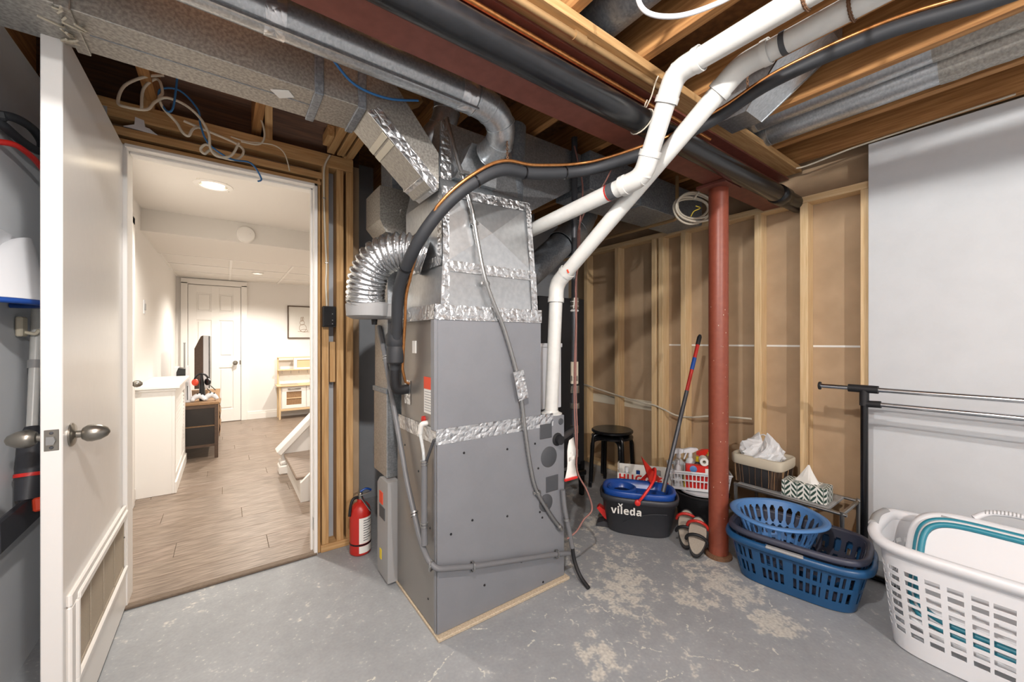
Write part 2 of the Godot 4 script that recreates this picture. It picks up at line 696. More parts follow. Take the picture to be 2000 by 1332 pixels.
func ceiling_bulb(at: Vector3, energy: float, label: String) -> void:
	var t := thing("ceiling_bulb", label, "bulb", at, "ceiling bulbs")
	var st := mb()
	lathe(st, at, [Vector2(0, -0.035), Vector2(0.03, -0.035), Vector2(0.035, -0.02), Vector2(0.06, -0.008), Vector2(0.06, 0), Vector2(0, 0)], 20)
	part("holder", st, M.white_plastic, t)
	st = mb()
	var pr := []
	for k in 13:
		var a := PI * k / 12.0
		pr.append(Vector2(sin(a) * 0.032, -0.085 - cos(a) * 0.036))
	lathe(st, at, pr, 20)
	part("bulb", st, M.bulb_glow, t)
	var li := OmniLight3D.new()
	li.name = "ceiling_bulb_light"
	li.position = at + Vector3(0, -0.085, 0)
	li.light_energy = energy
	li.light_color = Color(1.0, 0.985, 0.97)
	li.light_size = 0.03
	li.omni_range = 12.0
	li.omni_attenuation = 2.0
	li.shadow_enabled = true
	add_child(li)

func recessed_lamp(at: Vector3, r: float, energy: float, label: String) -> void:
	var t := thing("recessed_light", label, "light", at)
	var st := mb()
	lathe(st, at, [Vector2(r * 1.05, 0.0), Vector2(r * 1.02, -0.006), Vector2(r * 1.4, -0.004), Vector2(r * 1.42, 0.0)], 32)
	part("ring", st, M.trim_white, t)
	st = mb()
	lathe(st, at, [Vector2(r, 0.03), Vector2(r * 1.05, -0.003)], 32)
	part("reflector", st, M.steel, t)
	st = mb()
	lathe(st, at, [Vector2(0, 0.006), Vector2(r * 0.82, 0.006), Vector2(r * 0.82, 0.016), Vector2(0, 0.016)], 28)
	part("lamp", st, M.bulb_glow, t)
	var li := SpotLight3D.new()
	li.name = "recessed_light_beam"
	li.position = at + Vector3(0, -0.012, 0)
	li.rotation_degrees = Vector3(-90, 0, 0)
	li.spot_angle = 72.0
	li.spot_angle_attenuation = 0.6
	li.light_energy = energy
	li.light_color = Color(1.0, 0.965, 0.92)
	li.light_size = r * 0.7
	li.spot_range = 12.0
	li.spot_attenuation = 2.0
	li.shadow_enabled = true
	add_child(li)

func build_shell() -> void:
	# floor with its own picture of worn paint
	var fl := setting("floor", "grey painted concrete floor with worn bare patches and scratches")
	var st := mb()
	var f := func(x: float, v: float, y: float) -> void:
		st.set_uv(Vector2((x + 0.75) / 3.85, (v + 0.35) / 3.85))
		st.add_vertex(P(x, y, v))
	for q: Array in [[-0.75, 3.1, -3.3, 2.415], [0.6, 3.1, 2.415, 3.15]]:
		f.call(q[0], q[2], 0.0)
		f.call(q[0], q[3], 0.0)
		f.call(q[1], q[3], 0.0)
		f.call(q[0], q[2], 0.0)
		f.call(q[1], q[3], 0.0)
		f.call(q[1], q[2], 0.0)
	bx(st, -0.75, 3.1, -0.12, -0.001, -3.3, 3.15)
	part("slab", st, M.concrete, fl)
	# plain walls
	var w := setting("wall_left", "pale grey painted wall behind the open door")
	st = mb()
	bx(st, -0.8, -0.72, 0, 2.5, -3.3, 2.41)
	bx(st, -0.72, -0.6, 0, 2.235, -3.2, 2.41)
	part("board", st, M.side_wall, w)
	w = setting("wall_rear", "white painted wall behind the camera")
	st = mb()
	bx(st, -0.75, 3.1, 0, 2.27, -3.3, -3.2)
	part("board", st, M.white_wall, w)
	w = setting("wall_back", "grey painted foundation wall behind the furnace")
	st = mb()
	bx(st, 0.56, 3.1, 0, 2.5, 3.05, 3.15)
	part("board", st, M.grey_wall, w)
	w = setting("wall_right", "smooth white drywall to the right of the open studs")
	st = mb()
	bx(st, 2.85, 2.866, 0, 2.262, -3.2, 0.6, 0.001)
	part("board", st, M.white_wall, w)
	# open stud wall
	w = setting("wall_studs", "open stud wall backed by brown gypsum board")
	st = mb()
	bx(st, 2.962, 3.05, 0, 2.5, -3.3, 0.615)
	bx(st, 2.962, 2.976, 0.0, 2.265, 0.615, 1.905)
	bx(st, 2.962, 2.976, 0.0, 2.265, 1.91, 3.05)
	bx(st, 2.98, 3.1, 0.0, 2.5, 0.6, 3.15)
	part("backing_board", st, M.kraft, w)
	var vs := [2.72, 2.34, 1.955, 1.89, 1.695, 1.45, 1.165, 0.905, 0.618]
	for v: float in vs:
		st = mb()
		bx(st, 2.872, 2.961, 0.04, 2.03, v - 0.021, v + 0.021, 0.002)
		part("stud", st, M.stud_y, w)
	st = mb()
	bx(st, 2.87, 2.961, 2.03, 2.07, 0.597, 3.05, 0.002)
	part("top_plate", st, M.stud_z, w)
	st = mb()
	bx(st, 2.87, 2.961, 0.0, 0.04, 0.597, 3.05, 0.002)
	part("bottom_plate", st, M.stud_z, w)
	# painter's line and board joint on the backing
	st = mb()
	for r: Array in [[0.64, 0.883], [0.927, 1.143], [1.187, 1.428], [1.472, 1.673], [1.717, 1.868]]:
		bx(st, 2.958, 2.962, 1.146, 1.158, r[0], r[1])
	part("white_tape", st, M.paper, w)
	st = mb()
	bx(st, 2.957, 2.962, 0.585, 0.665, 1.98, 2.318, 0.001)
	bx(st, 2.957, 2.962, 0.585, 0.665, 2.362, 2.698, 0.001)
	part("joint_tape", st, M.cream, w)
	# ceiling
	var c := setting("ceiling", "open floor joists and subfloor above the furnace room")
	st = mb()
	bx(st, -0.8, 3.1, 2.5, 2.53, -3.3, 3.15)
	part("subfloor", st, M.subfloor, c)
	for x: float in [-0.66, -0.27, 0.13, 0.53, 0.93, 1.31, 1.71, 2.11, 2.51, 2.83]:
		st = mb()
		bx(st, x - 0.02, x + 0.02, 2.271, 2.5, -3.3, 3.05, 0.002)
		part("joist", st, M.joist_z, c)
	st = mb()
	bx(st, -0.6, 2.9, 2.236, 2.27, 0.925, 1.2, 0.002)
	part("sill_plate", st, M.brace_x, c)
	for q: Array in [[0.95, 1.29, 1.24], [1.33, 1.69, 1.21], [1.73, 2.09, 1.24], [2.13, 2.49, 1.21], [0.55, 0.91, 1.24]]:
		st = mb()
		bx(st, q[0], q[1], 2.275, 2.495, q[2], q[2] + 0.038, 0.002)
		part("blocking", st, M.joist_x, c)
	st = mb()
	bx(st, -0.8, -0.72, 2.2, 2.5, -3.3, 2.5)
	bx(st, -0.75, 3.1, 2.27, 2.5, -3.3, -3.26)
	part("rim_board", st, M.joist_x, c)

func build_doorway_wall() -> void:
	var w := setting("wall_doorway", "unfinished framed wall with bare wood studs round the doorway")
	var st := mb()
	bx(st, -0.72, -0.415, 0, 2.2, 2.412, 2.53)
	part("board", st, M.grey_wall, w)
	# framing over the door
	st = mb()
	bx(st, -0.72, 0.604, 2.2, 2.24, 2.41, 2.5, 0.002)
	part("top_plate", st, M.brace_x, w)
	st = mb()
	bx(st, -0.72, 0.604, 2.165, 2.2, 2.412, 2.5, 0.002)
	part("top_plate", st, M.brace_x, w)
	st = mb()
	bx(st, -0.415, 0.436, 2.09, 2.126, 2.41, 2.5, 0.002)
	part("header_rail", st, M.brace_x, w)
	st = mb()
	bx(st, -0.4, 0.432, 2.055, 2.074, 2.408, 2.5, 0.001)
	part("header_strip", st, M.brace_x, w)
	st = mb()
	bx(st, -0.415, 0.436, 2.05, 2.27, 2.502, 2.53)
	bx(st, 0.41, 0.66, 0, 2.27, 2.502, 2.53)
	part("backing_board", st, M.kraft, w)
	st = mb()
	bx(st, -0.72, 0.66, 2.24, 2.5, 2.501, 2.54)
	part("rim_board", st, M.old_wood_x, w)  # duct shade above the doorway is put into this dark wood tone
	# studs beside the opening
	var studs := [[0.436, 0.472, 2.41, 2.5, 0.04, 2.165], [0.513, 0.551, 2.41, 2.5, 0.04, 2.165], [0.566, 0.604, 2.41, 2.5, 0.04, 2.165]]
	for s: Array in studs:
		st = mb()
		bx(st, s[0], s[1], s[4], s[5], s[2], s[3], 0.002)
		part("stud", st, M.brace_y, w)
	st = mb()
	bx(st, 0.414, 0.43, 0.0, 2.09, 2.412, 2.5, 0.004)
	part("shim", st, M.brace_y, w)
	st = mb()
	bx(st, 0.478, 0.508, 0.95, 1.18, 2.416, 2.44, 0.002)
	part("block", st, M.brace_y, w)
	st = mb()
	bx(st, 0.43, 0.604, 0.0, 0.04, 2.405, 2.5, 0.002)
	part("bottom_plate", st, M.brace_x, w)
	st = mb()
	bx(st, 0.474, 0.512, 0.04, 2.165, 2.494, 2.5)
	part("gypsum_strip", st, M.grey_wall, w)
	for q: Array in [[-0.30, -0.262], [0.165, 0.2], [0.55, 0.6]]:
		st = mb()
		bx(st, q[0], q[1], 2.24, 2.49, 2.41, 2.45, 0.002)
		part("cripple", st, M.brace_y, w)
	for x: float in [0.462, 0.514, 0.566]:
		st = mb()
		bx(st, x, x + 0.038, 2.245, 2.4, 1.95, 2.41, 0.002)
		part("brace", st, M.brace_z, w)
	st = mb()
	bx(st, 0.425, 0.46, 2.245, 2.3, 2.2, 2.33, 0.002)
	part("block", st, M.brace_z, w)
	st = mb()
	bar(st, P(0.5, 2.185, 1.75), P(0.72, 2.33, 1.75), 0.06, 0.085, 0.003)
	part("brace", st, M.brace_x, w)
	# white jamb lining
	var tr := setting("trim_1", "white door jamb lining the doorway")
	st = mb()
	bx(st, 0.396, 0.413, 0, 2.055, 2.4, 2.54, 0.002)
	part("side_jamb", st, M.trim_white, tr)
	st = mb()
	bx(st, 0.386, 0.397, 0, 2.043, 2.45, 2.48, 0.002)
	part("stop", st, M.trim_white, tr)
	st = mb()
	bx(st, -0.36, 0.413, 2.04, 2.055, 2.4, 2.54, 0.002)
	part("head_jamb", st, M.trim_white, tr)
	st = mb()
	bx(st, -0.35, 0.396, 2.03, 2.041, 2.45, 2.48, 0.002)
	part("stop", st, M.trim_white, tr)
	st = mb()
	bx(st, -0.412, -0.352, 0, 2.055, 2.415, 2.54, 0.002)
	part("side_jamb", st, M.trim_white, tr)
	st = mb()
	bx(st, 0.3945, 0.3965, 0.13, 0.2, 2.42, 2.445, 0.0005)
	part("strike_plate", st, M.steel, tr)
	# threshold
	var th := setting("trim_2", "dirty brown threshold edge of the laminate floor")
	st = mb()
	bx(st, -0.36, 0.41, 0.0, 0.013, 2.395, 2.43, 0.003)
	part("strip", st, M.threshold, th)

func build_door() -> void:
	var d := setting("door_1", "white painted utility door standing open at the left")
	var st := mb()
	bx(st, -0.408, -0.366, 0.012, 2.05, 1.62, 2.41, 0.002)
	part("leaf", st, M.door_paint, d)
	# trim frame, kick board and air grille near the foot
	var fx0 := -0.366
	st = mb()
	bx(st, fx0, fx0 + 0.012, 0.425, 0.462, 1.645, 2.41, 0.004)
	bx(st, fx0, fx0 + 0.018, 0.415, 0.44, 1.70, 2.41, 0.004)
	bx(st, fx0, fx0 + 0.012, 0.012, 0.425, 1.645, 1.685, 0.004)
	bx(st, fx0, fx0 + 0.018, 0.19, 0.425, 1.685, 1.705, 0.004)
	bx(st, fx0, fx0 + 0.018, 0.175, 0.195, 1.685, 2.41, 0.004)
	bx(st, fx0, fx0 + 0.012, 0.19, 0.425, 2.385, 2.41, 0.004)
	part("trim_frame", st, M.trim_white, d)
	st = mb()
	bx(st, fx0, fx0 + 0.010, 0.014, 0.175, 1.685, 2.41, 0.003)
	part("kick_board", st, M.trim_white, d)
	st = mb()
	bx(st, fx0, fx0 + 0.004, 0.195, 0.415, 1.705, 2.385)
	for k in 46:
		var y := 0.2 + k * 0.0047
		bx(st, fx0 + 0.003, fx0 + 0.007, y, y + 0.0022, 1.715, 2.375)
	for v: float in [1.705, 1.86, 2.03, 2.2, 2.37]:
		bx(st, fx0 + 0.003, fx0 + 0.009, 0.195, 0.415, v, v + (0.014 if v in [1.705, 2.37] else 0.004), 0.001)
	bx(st, fx0 + 0.003, fx0 + 0.009, 0.4, 0.415, 1.705, 2.385, 0.001)
	bx(st, fx0 + 0.003, fx0 + 0.009, 0.195, 0.207, 1.705, 2.385, 0.001)
	var g := part("air_grille", st, M.grille, d, "beige metal return air grille")
	for q: Array in [[0.26, 1.712], [0.33, 2.378]]:
		st = mb()
		lathe(st, P(fx0 + 0.009, q[0], q[1]), [Vector2(0.004, 0), Vector2(0.003, 0.002), Vector2(0, 0.0025)], 8, Basis(Vector3.BACK, -PI / 2))
		part("screw", st, M.black, g)
	# knobs and latch
	for s: float in [1.0, -1.0]:
		st = mb()
		var x0 := -0.366 if s > 0 else -0.408
		var bs := Basis(Vector3.BACK, -PI / 2 * s)
		var at := P(x0, 0.91, 1.69)
		lathe(st, at, [Vector2(0.034, 0), Vector2(0.034, 0.004), Vector2(0.029, 0.008), Vector2(0.014, 0.010), Vector2(0.011, 0.012), Vector2(0.011, 0.022), Vector2(0.017, 0.024), Vector2(0.024, 0.034), Vector2(0.0255, 0.045), Vector2(0.022, 0.062), Vector2(0.013, 0.077), Vector2(0.004, 0.082), Vector2(0, 0.083)], 28, bs)
		part("knob", st, M.nickel, d, "brushed nickel egg shaped knob")
	st = mb()
	bx(st, -0.401, -0.373, 0.882, 0.94, 1.6185, 1.6215, 0.001)
	var pl := part("latch_plate", st, M.nickel, d, "brushed nickel latch plate")
	st = mb()
	prism(st, PackedVector2Array([Vector2(-0.008, -0.011), Vector2(0.006, -0.011), Vector2(0.009, 0.0), Vector2(0.006, 0.011), Vector2(-0.008, 0.011)]), Transform3D(Basis(), P(-0.387, 0.911, 1.6185)), 0.009)
	part("latch_bolt", st, M.steel, pl)
	for y: float in [0.891, 0.931]:
		st = mb()
		lathe(st, P(-0.387, y, 1.6185), [Vector2(0.0045, 0), Vector2(0.003, 0.0015), Vector2(0, 0.0018)], 10, Basis(Vector3.RIGHT, PI / 2))
		part("screw", st, M.iron, pl)

func build_hall() -> void:
	var fl := setting("floor_hall", "grey brown laminate plank floor of the hall")
	var st := mb()
	bx(st, -0.67, 0.6, -0.12, -0.001, 2.415, 3.15)
	bx(st, -0.67, 2.3, -0.12, -0.001, 3.15, 7.2)
	part("underlay", st, M.kraft, fl)
	var rows := 25
	var wd := 0.187
	for r in rows:
		var v0 := 2.432 + r * wd
		var x := -0.55 - fmod(r * 0.43, 1.18)
		var k := 0
		while x < 2.2:
			var x0 := maxf(x, -0.55)
			var x1 := minf(x + 1.18, 0.56 if v0 < 3.19 else 2.2)
			if x1 - x0 > 0.02:
				st = mb()
				bx(st, x0 + 0.0006, x1 - 0.0006, 0.0, 0.012, v0 + 0.0006, v0 + wd - 0.0006, 0.0015)
				part("plank", st, M["plank_%d" % ((r * 3 + k * 2 + (r * r) % 4) % 5)], fl)
			x += 1.18
			k += 1
	var w := setting("wall_hall_left", "white hall wall on the left")
	st = mb()
	bx(st, -0.67, -0.55, 0, 2.26, 2.53, 7.2)
	part("board", st, M.hall_wall, w)
	w = setting("wall_hall_far", "white far wall of the hall")
	st = mb()
	bx(st, -0.67, 2.3, 0, 2.26, 7.08, 7.2)
	part("board", st, M.hall_wall, w)
	w = setting("wall_hall_right", "white hall walls out of view on the right")
	st = mb()
	bx(st, 2.2, 2.3, 0, 2.26, 3.15, 7.2)
	bx(st, 0.56, 0.66, 0, 2.26, 2.53, 3.15)
	bx(st, 0.66, 2.3, 0, 2.26, 3.15, 3.19)
	part("board", st, M.hall_wall, w)
	# ceilings: high part, soffit front, lower tiled part
	var c := setting("ceiling_hall", "white hall ceiling stepping down to a tiled part")
	st = mb()
	# high ceiling left open where the recessed lamp sits
	for q: Array in [[-0.67, -0.155, 2.54, 4.4], [0.021, 0.66, 2.54, 3.17], [0.021, 2.3, 3.17, 4.4], [-0.155, 0.021, 2.54, 3.298], [-0.155, 0.021, 3.474, 4.4]]:
		bx(st, q[0], q[1], 2.25, 2.3, q[2], q[3])
	bx(st, -0.67, 0.66, 2.3, 2.34, 2.54, 3.17)
	bx(st, -0.67, 2.3, 2.3, 2.34, 3.17, 7.2)
	part("high_board", st, M.hall_ceiling, c)
	st = mb()
	bx(st, -0.6, 2.25, 2.07, 2.3, 4.3, 4.36)
	bx(st, -0.6, 2.25, 2.07, 2.12, 4.36, 5.3)
	part("soffit", st, M.hall_ceiling, c)
	st = mb()
	for v: float in [5.3, 5.9, 6.5, 7.07]:
		bx(st, -0.55, 2.2, 2.066, 2.076, v - 0.012, v + 0.012)
	for x: float in [-0.54, 0.05, 0.65, 1.25, 1.85]:
		bx(st, x - 0.012, x + 0.012, 2.0665, 2.076, 5.3, 7.07)
	part("grid", st, M.trim_white, c)
	for iv in 3:
		for ix in 5:
			var x0: float = [-0.54, 0.05, 0.65, 1.25, 1.85][ix]
			var x1: float = [0.05, 0.65, 1.25, 1.85, 2.2][ix]
			var v0: float = [5.3, 5.9, 6.5][iv]
			var v1: float = [5.9, 6.5, 7.07][iv]
			st = mb()
			if (ix == 1 and iv == 1):
				bx(st, x0 + 0.01, 0.28, 2.072, 2.085, v0 + 0.01, v1 - 0.01)
				bx(st, 0.4, x1 - 0.01, 2.072, 2.085, v0 + 0.01, v1 - 0.01)
				bx(st, 0.28, 0.4, 2.072, 2.085, v0 + 0.01, 6.08)
				bx(st, 0.28, 0.4, 2.072, 2.085, 6.2, v1 - 0.01)
			else:
				bx(st, x0 + 0.01, x1 - 0.01, 2.074, 2.087, v0 + 0.01, v1 - 0.01)
			part("tile", st, M.hall_ceiling, c)
	# closet door on the left wall
	var d := setting("door_2", "flat white closet door on the left hall wall")
	st = mb()
	bx(st, -0.552, -0.535, 0.02, 2.0, 2.98, 3.76, 0.002)
	part("leaf", st, M.trim_white, d)
	st = mb()
	bx(st, -0.55, -0.522, 0.012, 2.06, 3.77, 3.85, 0.004)
	bx(st, -0.55, -0.522, 0.012, 2.06, 2.89, 2.97, 0.004)
	bx(st, -0.55, -0.522, 2.005, 2.075, 2.89, 3.85, 0.004)
	part("casing", st, M.trim_white, d)
	st = mb()
	lathe(st, P(-0.535, 0.89, 3.70), [Vector2(0.03, 0), Vector2(0.03, 0.005), Vector2(0.012, 0.01), Vector2(0.011, 0.02), Vector2(0.022, 0.03), Vector2(0.025, 0.043), Vector2(0.02, 0.06), Vector2(0.008, 0.072), Vector2(0, 0.073)], 20, Basis(Vector3.BACK, -PI / 2))
	part("knob", st, M.nickel, d, "brushed nickel knob")
	# six panel far door
	d = setting("door_3", "white six panel door in the far wall")
	st = mb()
	bx(st, -0.42, 0.18, 0.02, 1.97, 7.062, 7.082)
	for q: Array in [[-0.42, -0.33, 0.02, 1.97], [0.09, 0.18, 0.02, 1.97], [-0.165, -0.075, 0.02, 1.97]]:
		bx(st, q[0], q[1], q[2], q[3], 7.05, 7.064, 0.002)
	for q: Array in [[0.02, 0.2], [0.8, 0.96], [1.48, 1.6], [1.86, 1.97]]:
		bx(st, -0.332, -0.163, q[0], q[1], 7.05, 7.064, 0.002)
		bx(st, -0.077, 0.092, q[0], q[1], 7.05, 7.064, 0.002)
	part("leaf", st, M.trim_white, d)
	for q: Array in [[0.2, 0.8], [0.96, 1.48], [1.6, 1.86]]:
		for x: float in [-0.33, -0.075]:
			st = mb()
			bx(st, x + 0.018, x + 0.147, q[0] + 0.02, q[1] - 0.02, 7.052, 7.066, 0.008)
			part("panel", st, M.trim_white, d)
	st = mb()
	bx(st, 0.185, 0.26, 0.012, 2.0, 7.045, 7.08, 0.004)
	bx(st, -0.50, -0.425, 0.012, 2.0, 7.045, 7.08, 0.004)
	bx(st, -0.50, 0.26, 1.98, 2.055, 7.045, 7.08, 0.004)
	part("casing", st, M.trim_white, d)
	st = mb()
	lathe(st, P(0.115, 0.865, 7.05), [Vector2(0.032, 0), Vector2(0.03, 0.006), Vector2(0.012, 0.01), Vector2(0.012, 0.03), Vector2(0.028, 0.04), Vector2(0.028, 0.055), Vector2(0.016, 0.066), Vector2(0, 0.068)], 20, Basis(Vector3.RIGHT, PI / 2))
	part("knob", st, M.nickel, d, "brushed nickel knob")
	st = mb()
	bx(st, 0.165, 0.186, 0.84, 0.9, 7.046, 7.06, 0.002)
	part("strike", st, M.nickel, d)
	# baseboards
	var b := setting("baseboard_far", "white baseboard along the far hall wall")
	st = mb()
	bx(st, 0.26, 2.2, 0.012, 0.1, 7.062, 7.082, 0.002)
	bx(st, 0.26, 2.2, 0.1, 0.13, 7.07, 7.082, 0.004)
	part("board", st, M.trim_white, b)
	b = setting("baseboard_left", "white baseboard along the left hall wall")
	st = mb()
	for q: Array in [[2.54, 2.89], [3.85, 3.975], [4.96, 7.06]]:
		bx(st, -0.552, -0.535, 0.012, 0.1, q[0], q[1], 0.002)
		bx(st, -0.552, -0.541, 0.1, 0.13, q[0], q[1], 0.003)
	part("board", st, M.trim_white, b)

func build_hall_things() -> void:
	var st := mb()
	# radiator cover
	var t := thing("radiator_cover", "white boxed radiator cover with louvred front along the hall wall", "radiator cover", P(-0.43, 0.012, 4.46))
	bx(st, -0.549, -0.335, 0.013, 0.82, 3.98, 3.998, 0.002)
	bx(st, -0.549, -0.335, 0.013, 0.82, 4.93, 4.948, 0.002)
	bx(st, -0.549, -0.53, 0.013, 0.82, 3.998, 4.93)
	part("body", st, M.trim_white, t)
	st = mb()
	bx(st, -0.549, -0.285, 0.82, 0.846, 3.955, 4.97, 0.004)
	bx(st, -0.549, -0.305, 0.80, 0.82, 3.968, 4.96, 0.004)
	part("top", st, M.trim_white, t)
	st = mb()
	bx(st, -0.335, -0.315, 0.013, 0.80, 3.98, 4.04, 0.002)
	bx(st, -0.335, -0.315, 0.013, 0.80, 4.888, 4.948, 0.002)
	bx(st, -0.335, -0.315, 0.73, 0.80, 4.04, 4.888, 0.002)
	bx(st, -0.335, -0.315, 0.013, 0.15, 4.04, 4.888, 0.002)
	bx(st, -0.317, -0.305, 0.013, 0.1, 3.975, 4.95, 0.003)
	part("front_frame", st, M.trim_white, t)
	for k in 18:
		st = mb()
		box(st, P(-0.33, 0.168 + k * 0.031, 4.464), Vector3(0.005, 0.034, 0.848), 0.001, Basis(Vector3.BACK, 0.5))
		part("slat", st, M.trim_white, t)
	# switch plate
	t = thing("switch_plate", "small white switch plate on the left hall wall", "switch", P(-0.55, 1.41, 4.455))
	st = mb()
	bx(st, -0.551, -0.544, 1.41, 1.525, 4.42, 4.49, 0.002)
	part("plate", st, M.white_plastic, t)
	st = mb()
	bx(st, -0.545, -0.538, 1.44, 1.495, 4.438, 4.472, 0.002)
	part("rocker", st, M.grey_plastic, t)
	# smoke detector on the soffit
	t = thing("smoke_detector", "round white smoke detector on the soffit over the hall", "smoke detector", P(0.148, 2.13, 4.3))
	st = mb()
	lathe(st, P(0.148, 2.145, 4.3), [Vector2(0.075, 0), Vector2(0.075, 0.012), Vector2(0.066, 0.03), Vector2(0.05, 0.036), Vector2(0, 0.038)], 32, Basis(Vector3.RIGHT, PI / 2))
	var sd := part("body", st, M.trim_white, t)
	st = mb()
	lathe(st, P(0.18, 2.15, 4.27), [Vector2(0.008, 0), Vector2(0.006, 0.006), Vector2(0, 0.007)], 10, Basis(Vector3.RIGHT, PI / 2))
	part("sensor", st, M.grey_plastic, sd)
	# picture
	t = thing("framed_picture", "brown framed sketch of a seated animal on the far wall", "picture", P(0.96, 1.23, 7.08))
	st = mb()
	for q: Array in [[0.785, 1.155, 1.725, 1.74], [0.785, 1.155, 1.225, 1.24], [0.785, 0.8, 1.24, 1.725], [1.14, 1.155, 1.24, 1.725]]:
		bx(st, q[0], q[1], q[2], q[3], 7.055, 7.079, 0.002)
	part("frame", st, M.dark_wood, t)
	st = mb()
	bx(st, 0.8, 1.14, 1.24, 1.725, 7.068, 7.079)
	var pp := part("sheet", st, M.paper, t)
	st = mb()
	var loop := func(cx: float, cy: float, rx: float, ry: float) -> void:
		var ring := []
		for k in 20:
			ring.append(P(cx + cos(TAU * k / 20) * rx, cy + sin(TAU * k / 20) * ry, 7.067))
		tube(st, ring, 0.0022, 4, false, true)
	loop.call(1.0, 1.39, 0.05, 0.06)
	loop.call(0.99, 1.475, 0.032, 0.036)
	loop.call(0.978, 1.53, 0.009, 0.035)
	loop.call(1.002, 1.535, 0.009, 0.035)
	loop.call(1.02, 1.35, 0.05, 0.022)
	tube(st, [P(0.93, 1.335, 7.067), P(1.09, 1.33, 7.067)], 0.002, 4)
	part("drawing", st, M.board_brown, pp)
	# console cabinet
	t = thing("media_cabinet", "dark brown media cabinet with mesh doors in the hall", "cabinet", P(-0.29, 0.012, 5.6))
	st = mb()
	bx(st, -0.52, -0.055, 0.55, 0.575, 4.95, 6.3, 0.003)
	part("top", st, M.board_brown, t)
	st = mb()
	for x: float in [-0.515, -0.09]:
		for v: float in [4.955, 6.265]:
			bx(st, x, x + 0.03, 0.012, 0.55, v, v + 0.03, 0.002)
	bx(st, -0.485, -0.09, 0.13, 0.155, 4.96, 4.98)
	bx(st, -0.485, -0.09, 0.515, 0.55, 4.96, 4.98)
	bx(st, -0.08, -0.062, 0.13, 0.16, 4.985, 6.265)
	bx(st, -0.08, -0.062, 0.515, 0.55, 4.985, 6.265)
	bx(st, -0.515, -0.062, 0.13, 0.145, 4.985, 6.265)
	part("frame", st, M.dark_wood, t)
	st = mb()
	bx(st, -0.5, -0.075, 0.33, 0.345, 4.975, 6.265, 0.002)
	part("shelf", st, M.board_brown, t)
	for q: Array in [[0.155, 0.33], [0.345, 0.515]]:
		st = mb()
		bx(st, -0.485, -0.09, q[0], q[1], 4.967, 4.971)
		part("mesh_panel", st, M.mesh_grey, t)
	st = mb()
	bx(st, -0.515, -0.5, 0.145, 0.55, 4.985, 6.265)
	part("back_panel", st, M.dark_wood, t)
	st = mb()
	bx(st, -0.075, -0.066, 0.16, 0.515, 4.985, 6.265)
	part("door", st, M.board_brown, t)
	# runner hanging over the cabinet edge
	t = thing("table_runner", "tan fringed runner hanging over the media cabinet edge", "cloth", P(-0.055, 0.2, 5.3))
	st = mb()
	var ra := []
	var rb := []
	for k in 12:
		var yy := 0.578 - 0.034 * k if k > 0 else 0.578
		var xx := -0.05 + sin(k * 1.7) * 0.005
		if k == 0:
			xx = -0.09
		ra.append(P(xx, yy, 5.02))
		rb.append(P(xx + 0.004, yy, 5.42))
	loft(st, [ra, rb], false, false, false)
	var rc := []
	var rd := []
	for p: Vector3 in ra:
		rc.append(p + Vector3(0.003, 0.003, 0))
	for p: Vector3 in rb:
		rd.append(p + Vector3(0.003, 0.003, 0))
	loft(st, [rd, rc], false, false, false)
	part("cloth", st, M.board_brown, t)
	# games machine
	t = thing("game_console", "upright white and black games console on the media cabinet", "game console", P(-0.32, 0.575, 5.12))
	st = mb()
	prism(st, PackedVector2Array([Vector2(-0.05, 0), Vector2(0.01, 0), Vector2(0.012, 0.33), Vector2(-0.045, 0.34), Vector2(-0.06, 0.30)]), Transform3D(Basis(), P(-0.335, 0.577, 5.26)), 0.2)
	part("core", st, M.black, t)
	st = mb()
	prism(st, PackedVector2Array([Vector2(0.012, 0), Vector2(0.055, 0), Vector2(0.03, 0.355), Vector2(0.016, 0.355)]), Transform3D(Basis(), P(-0.335, 0.577, 5.27)), 0.225)
	part("side_plate", st, M.white_plastic, t)
	st = mb()
	prism(st, PackedVector2Array([Vector2(-0.07, 0), Vector2(-0.06, 0), Vector2(-0.055, 0.30), Vector2(-0.04, 0.345), Vector2(-0.075, 0.35)]), Transform3D(Basis(), P(-0.335, 0.577, 5.27)), 0.225)
	part("side_plate", st, M.white_plastic, t)
	st = mb()
	bx(st, -0.308, -0.302, 0.6, 0.74, 5.043, 5.05)
	part("disc_slot", st, M.black, t)
	# headset on its stand
	t = thing("headset", "black headset with orange ear cups on a stand beside the console", "headset", P(-0.2, 0.575, 5.12))
	st = mb()
	var arc := []
	for k in 13:
		var a := PI * k / 12.0
		arc.append(P(-0.2 + cos(a) * 0.055, 0.78 + sin(a) * 0.07, 5.12))
	tube(st, arc, 0.009, 8)
	part("headband", st, M.black, t)
	for s: float in [-1.0, 1.0]:
		st = mb()
		lathe(st, P(-0.2 + s * 0.05, 0.765, 5.12), [Vector2(0.0, -0.012), Vector2(0.03, -0.012), Vector2(0.036, -0.004), Vector2(0.036, 0.006), Vector2(0.026, 0.014), Vector2(0, 0.015)], 18, Basis(Vector3.UP, 0.75) * Basis(Vector3.BACK, PI / 2 * s))
		part("ear_cup", st, M.orange if s < 0 else M.black, t, "orange ear cup" if s < 0 else "black ear cup")
	st = mb()
	bx(st, -0.215, -0.165, 0.576, 0.59, 5.09, 5.17, 0.003)
	tube(st, [P(-0.19, 0.58, 5.13), P(-0.195, 0.70, 5.13), P(-0.2, 0.84, 5.125)], [0.03, 0.024, 0.012], 10)
	part("stand", st, M.black, t)
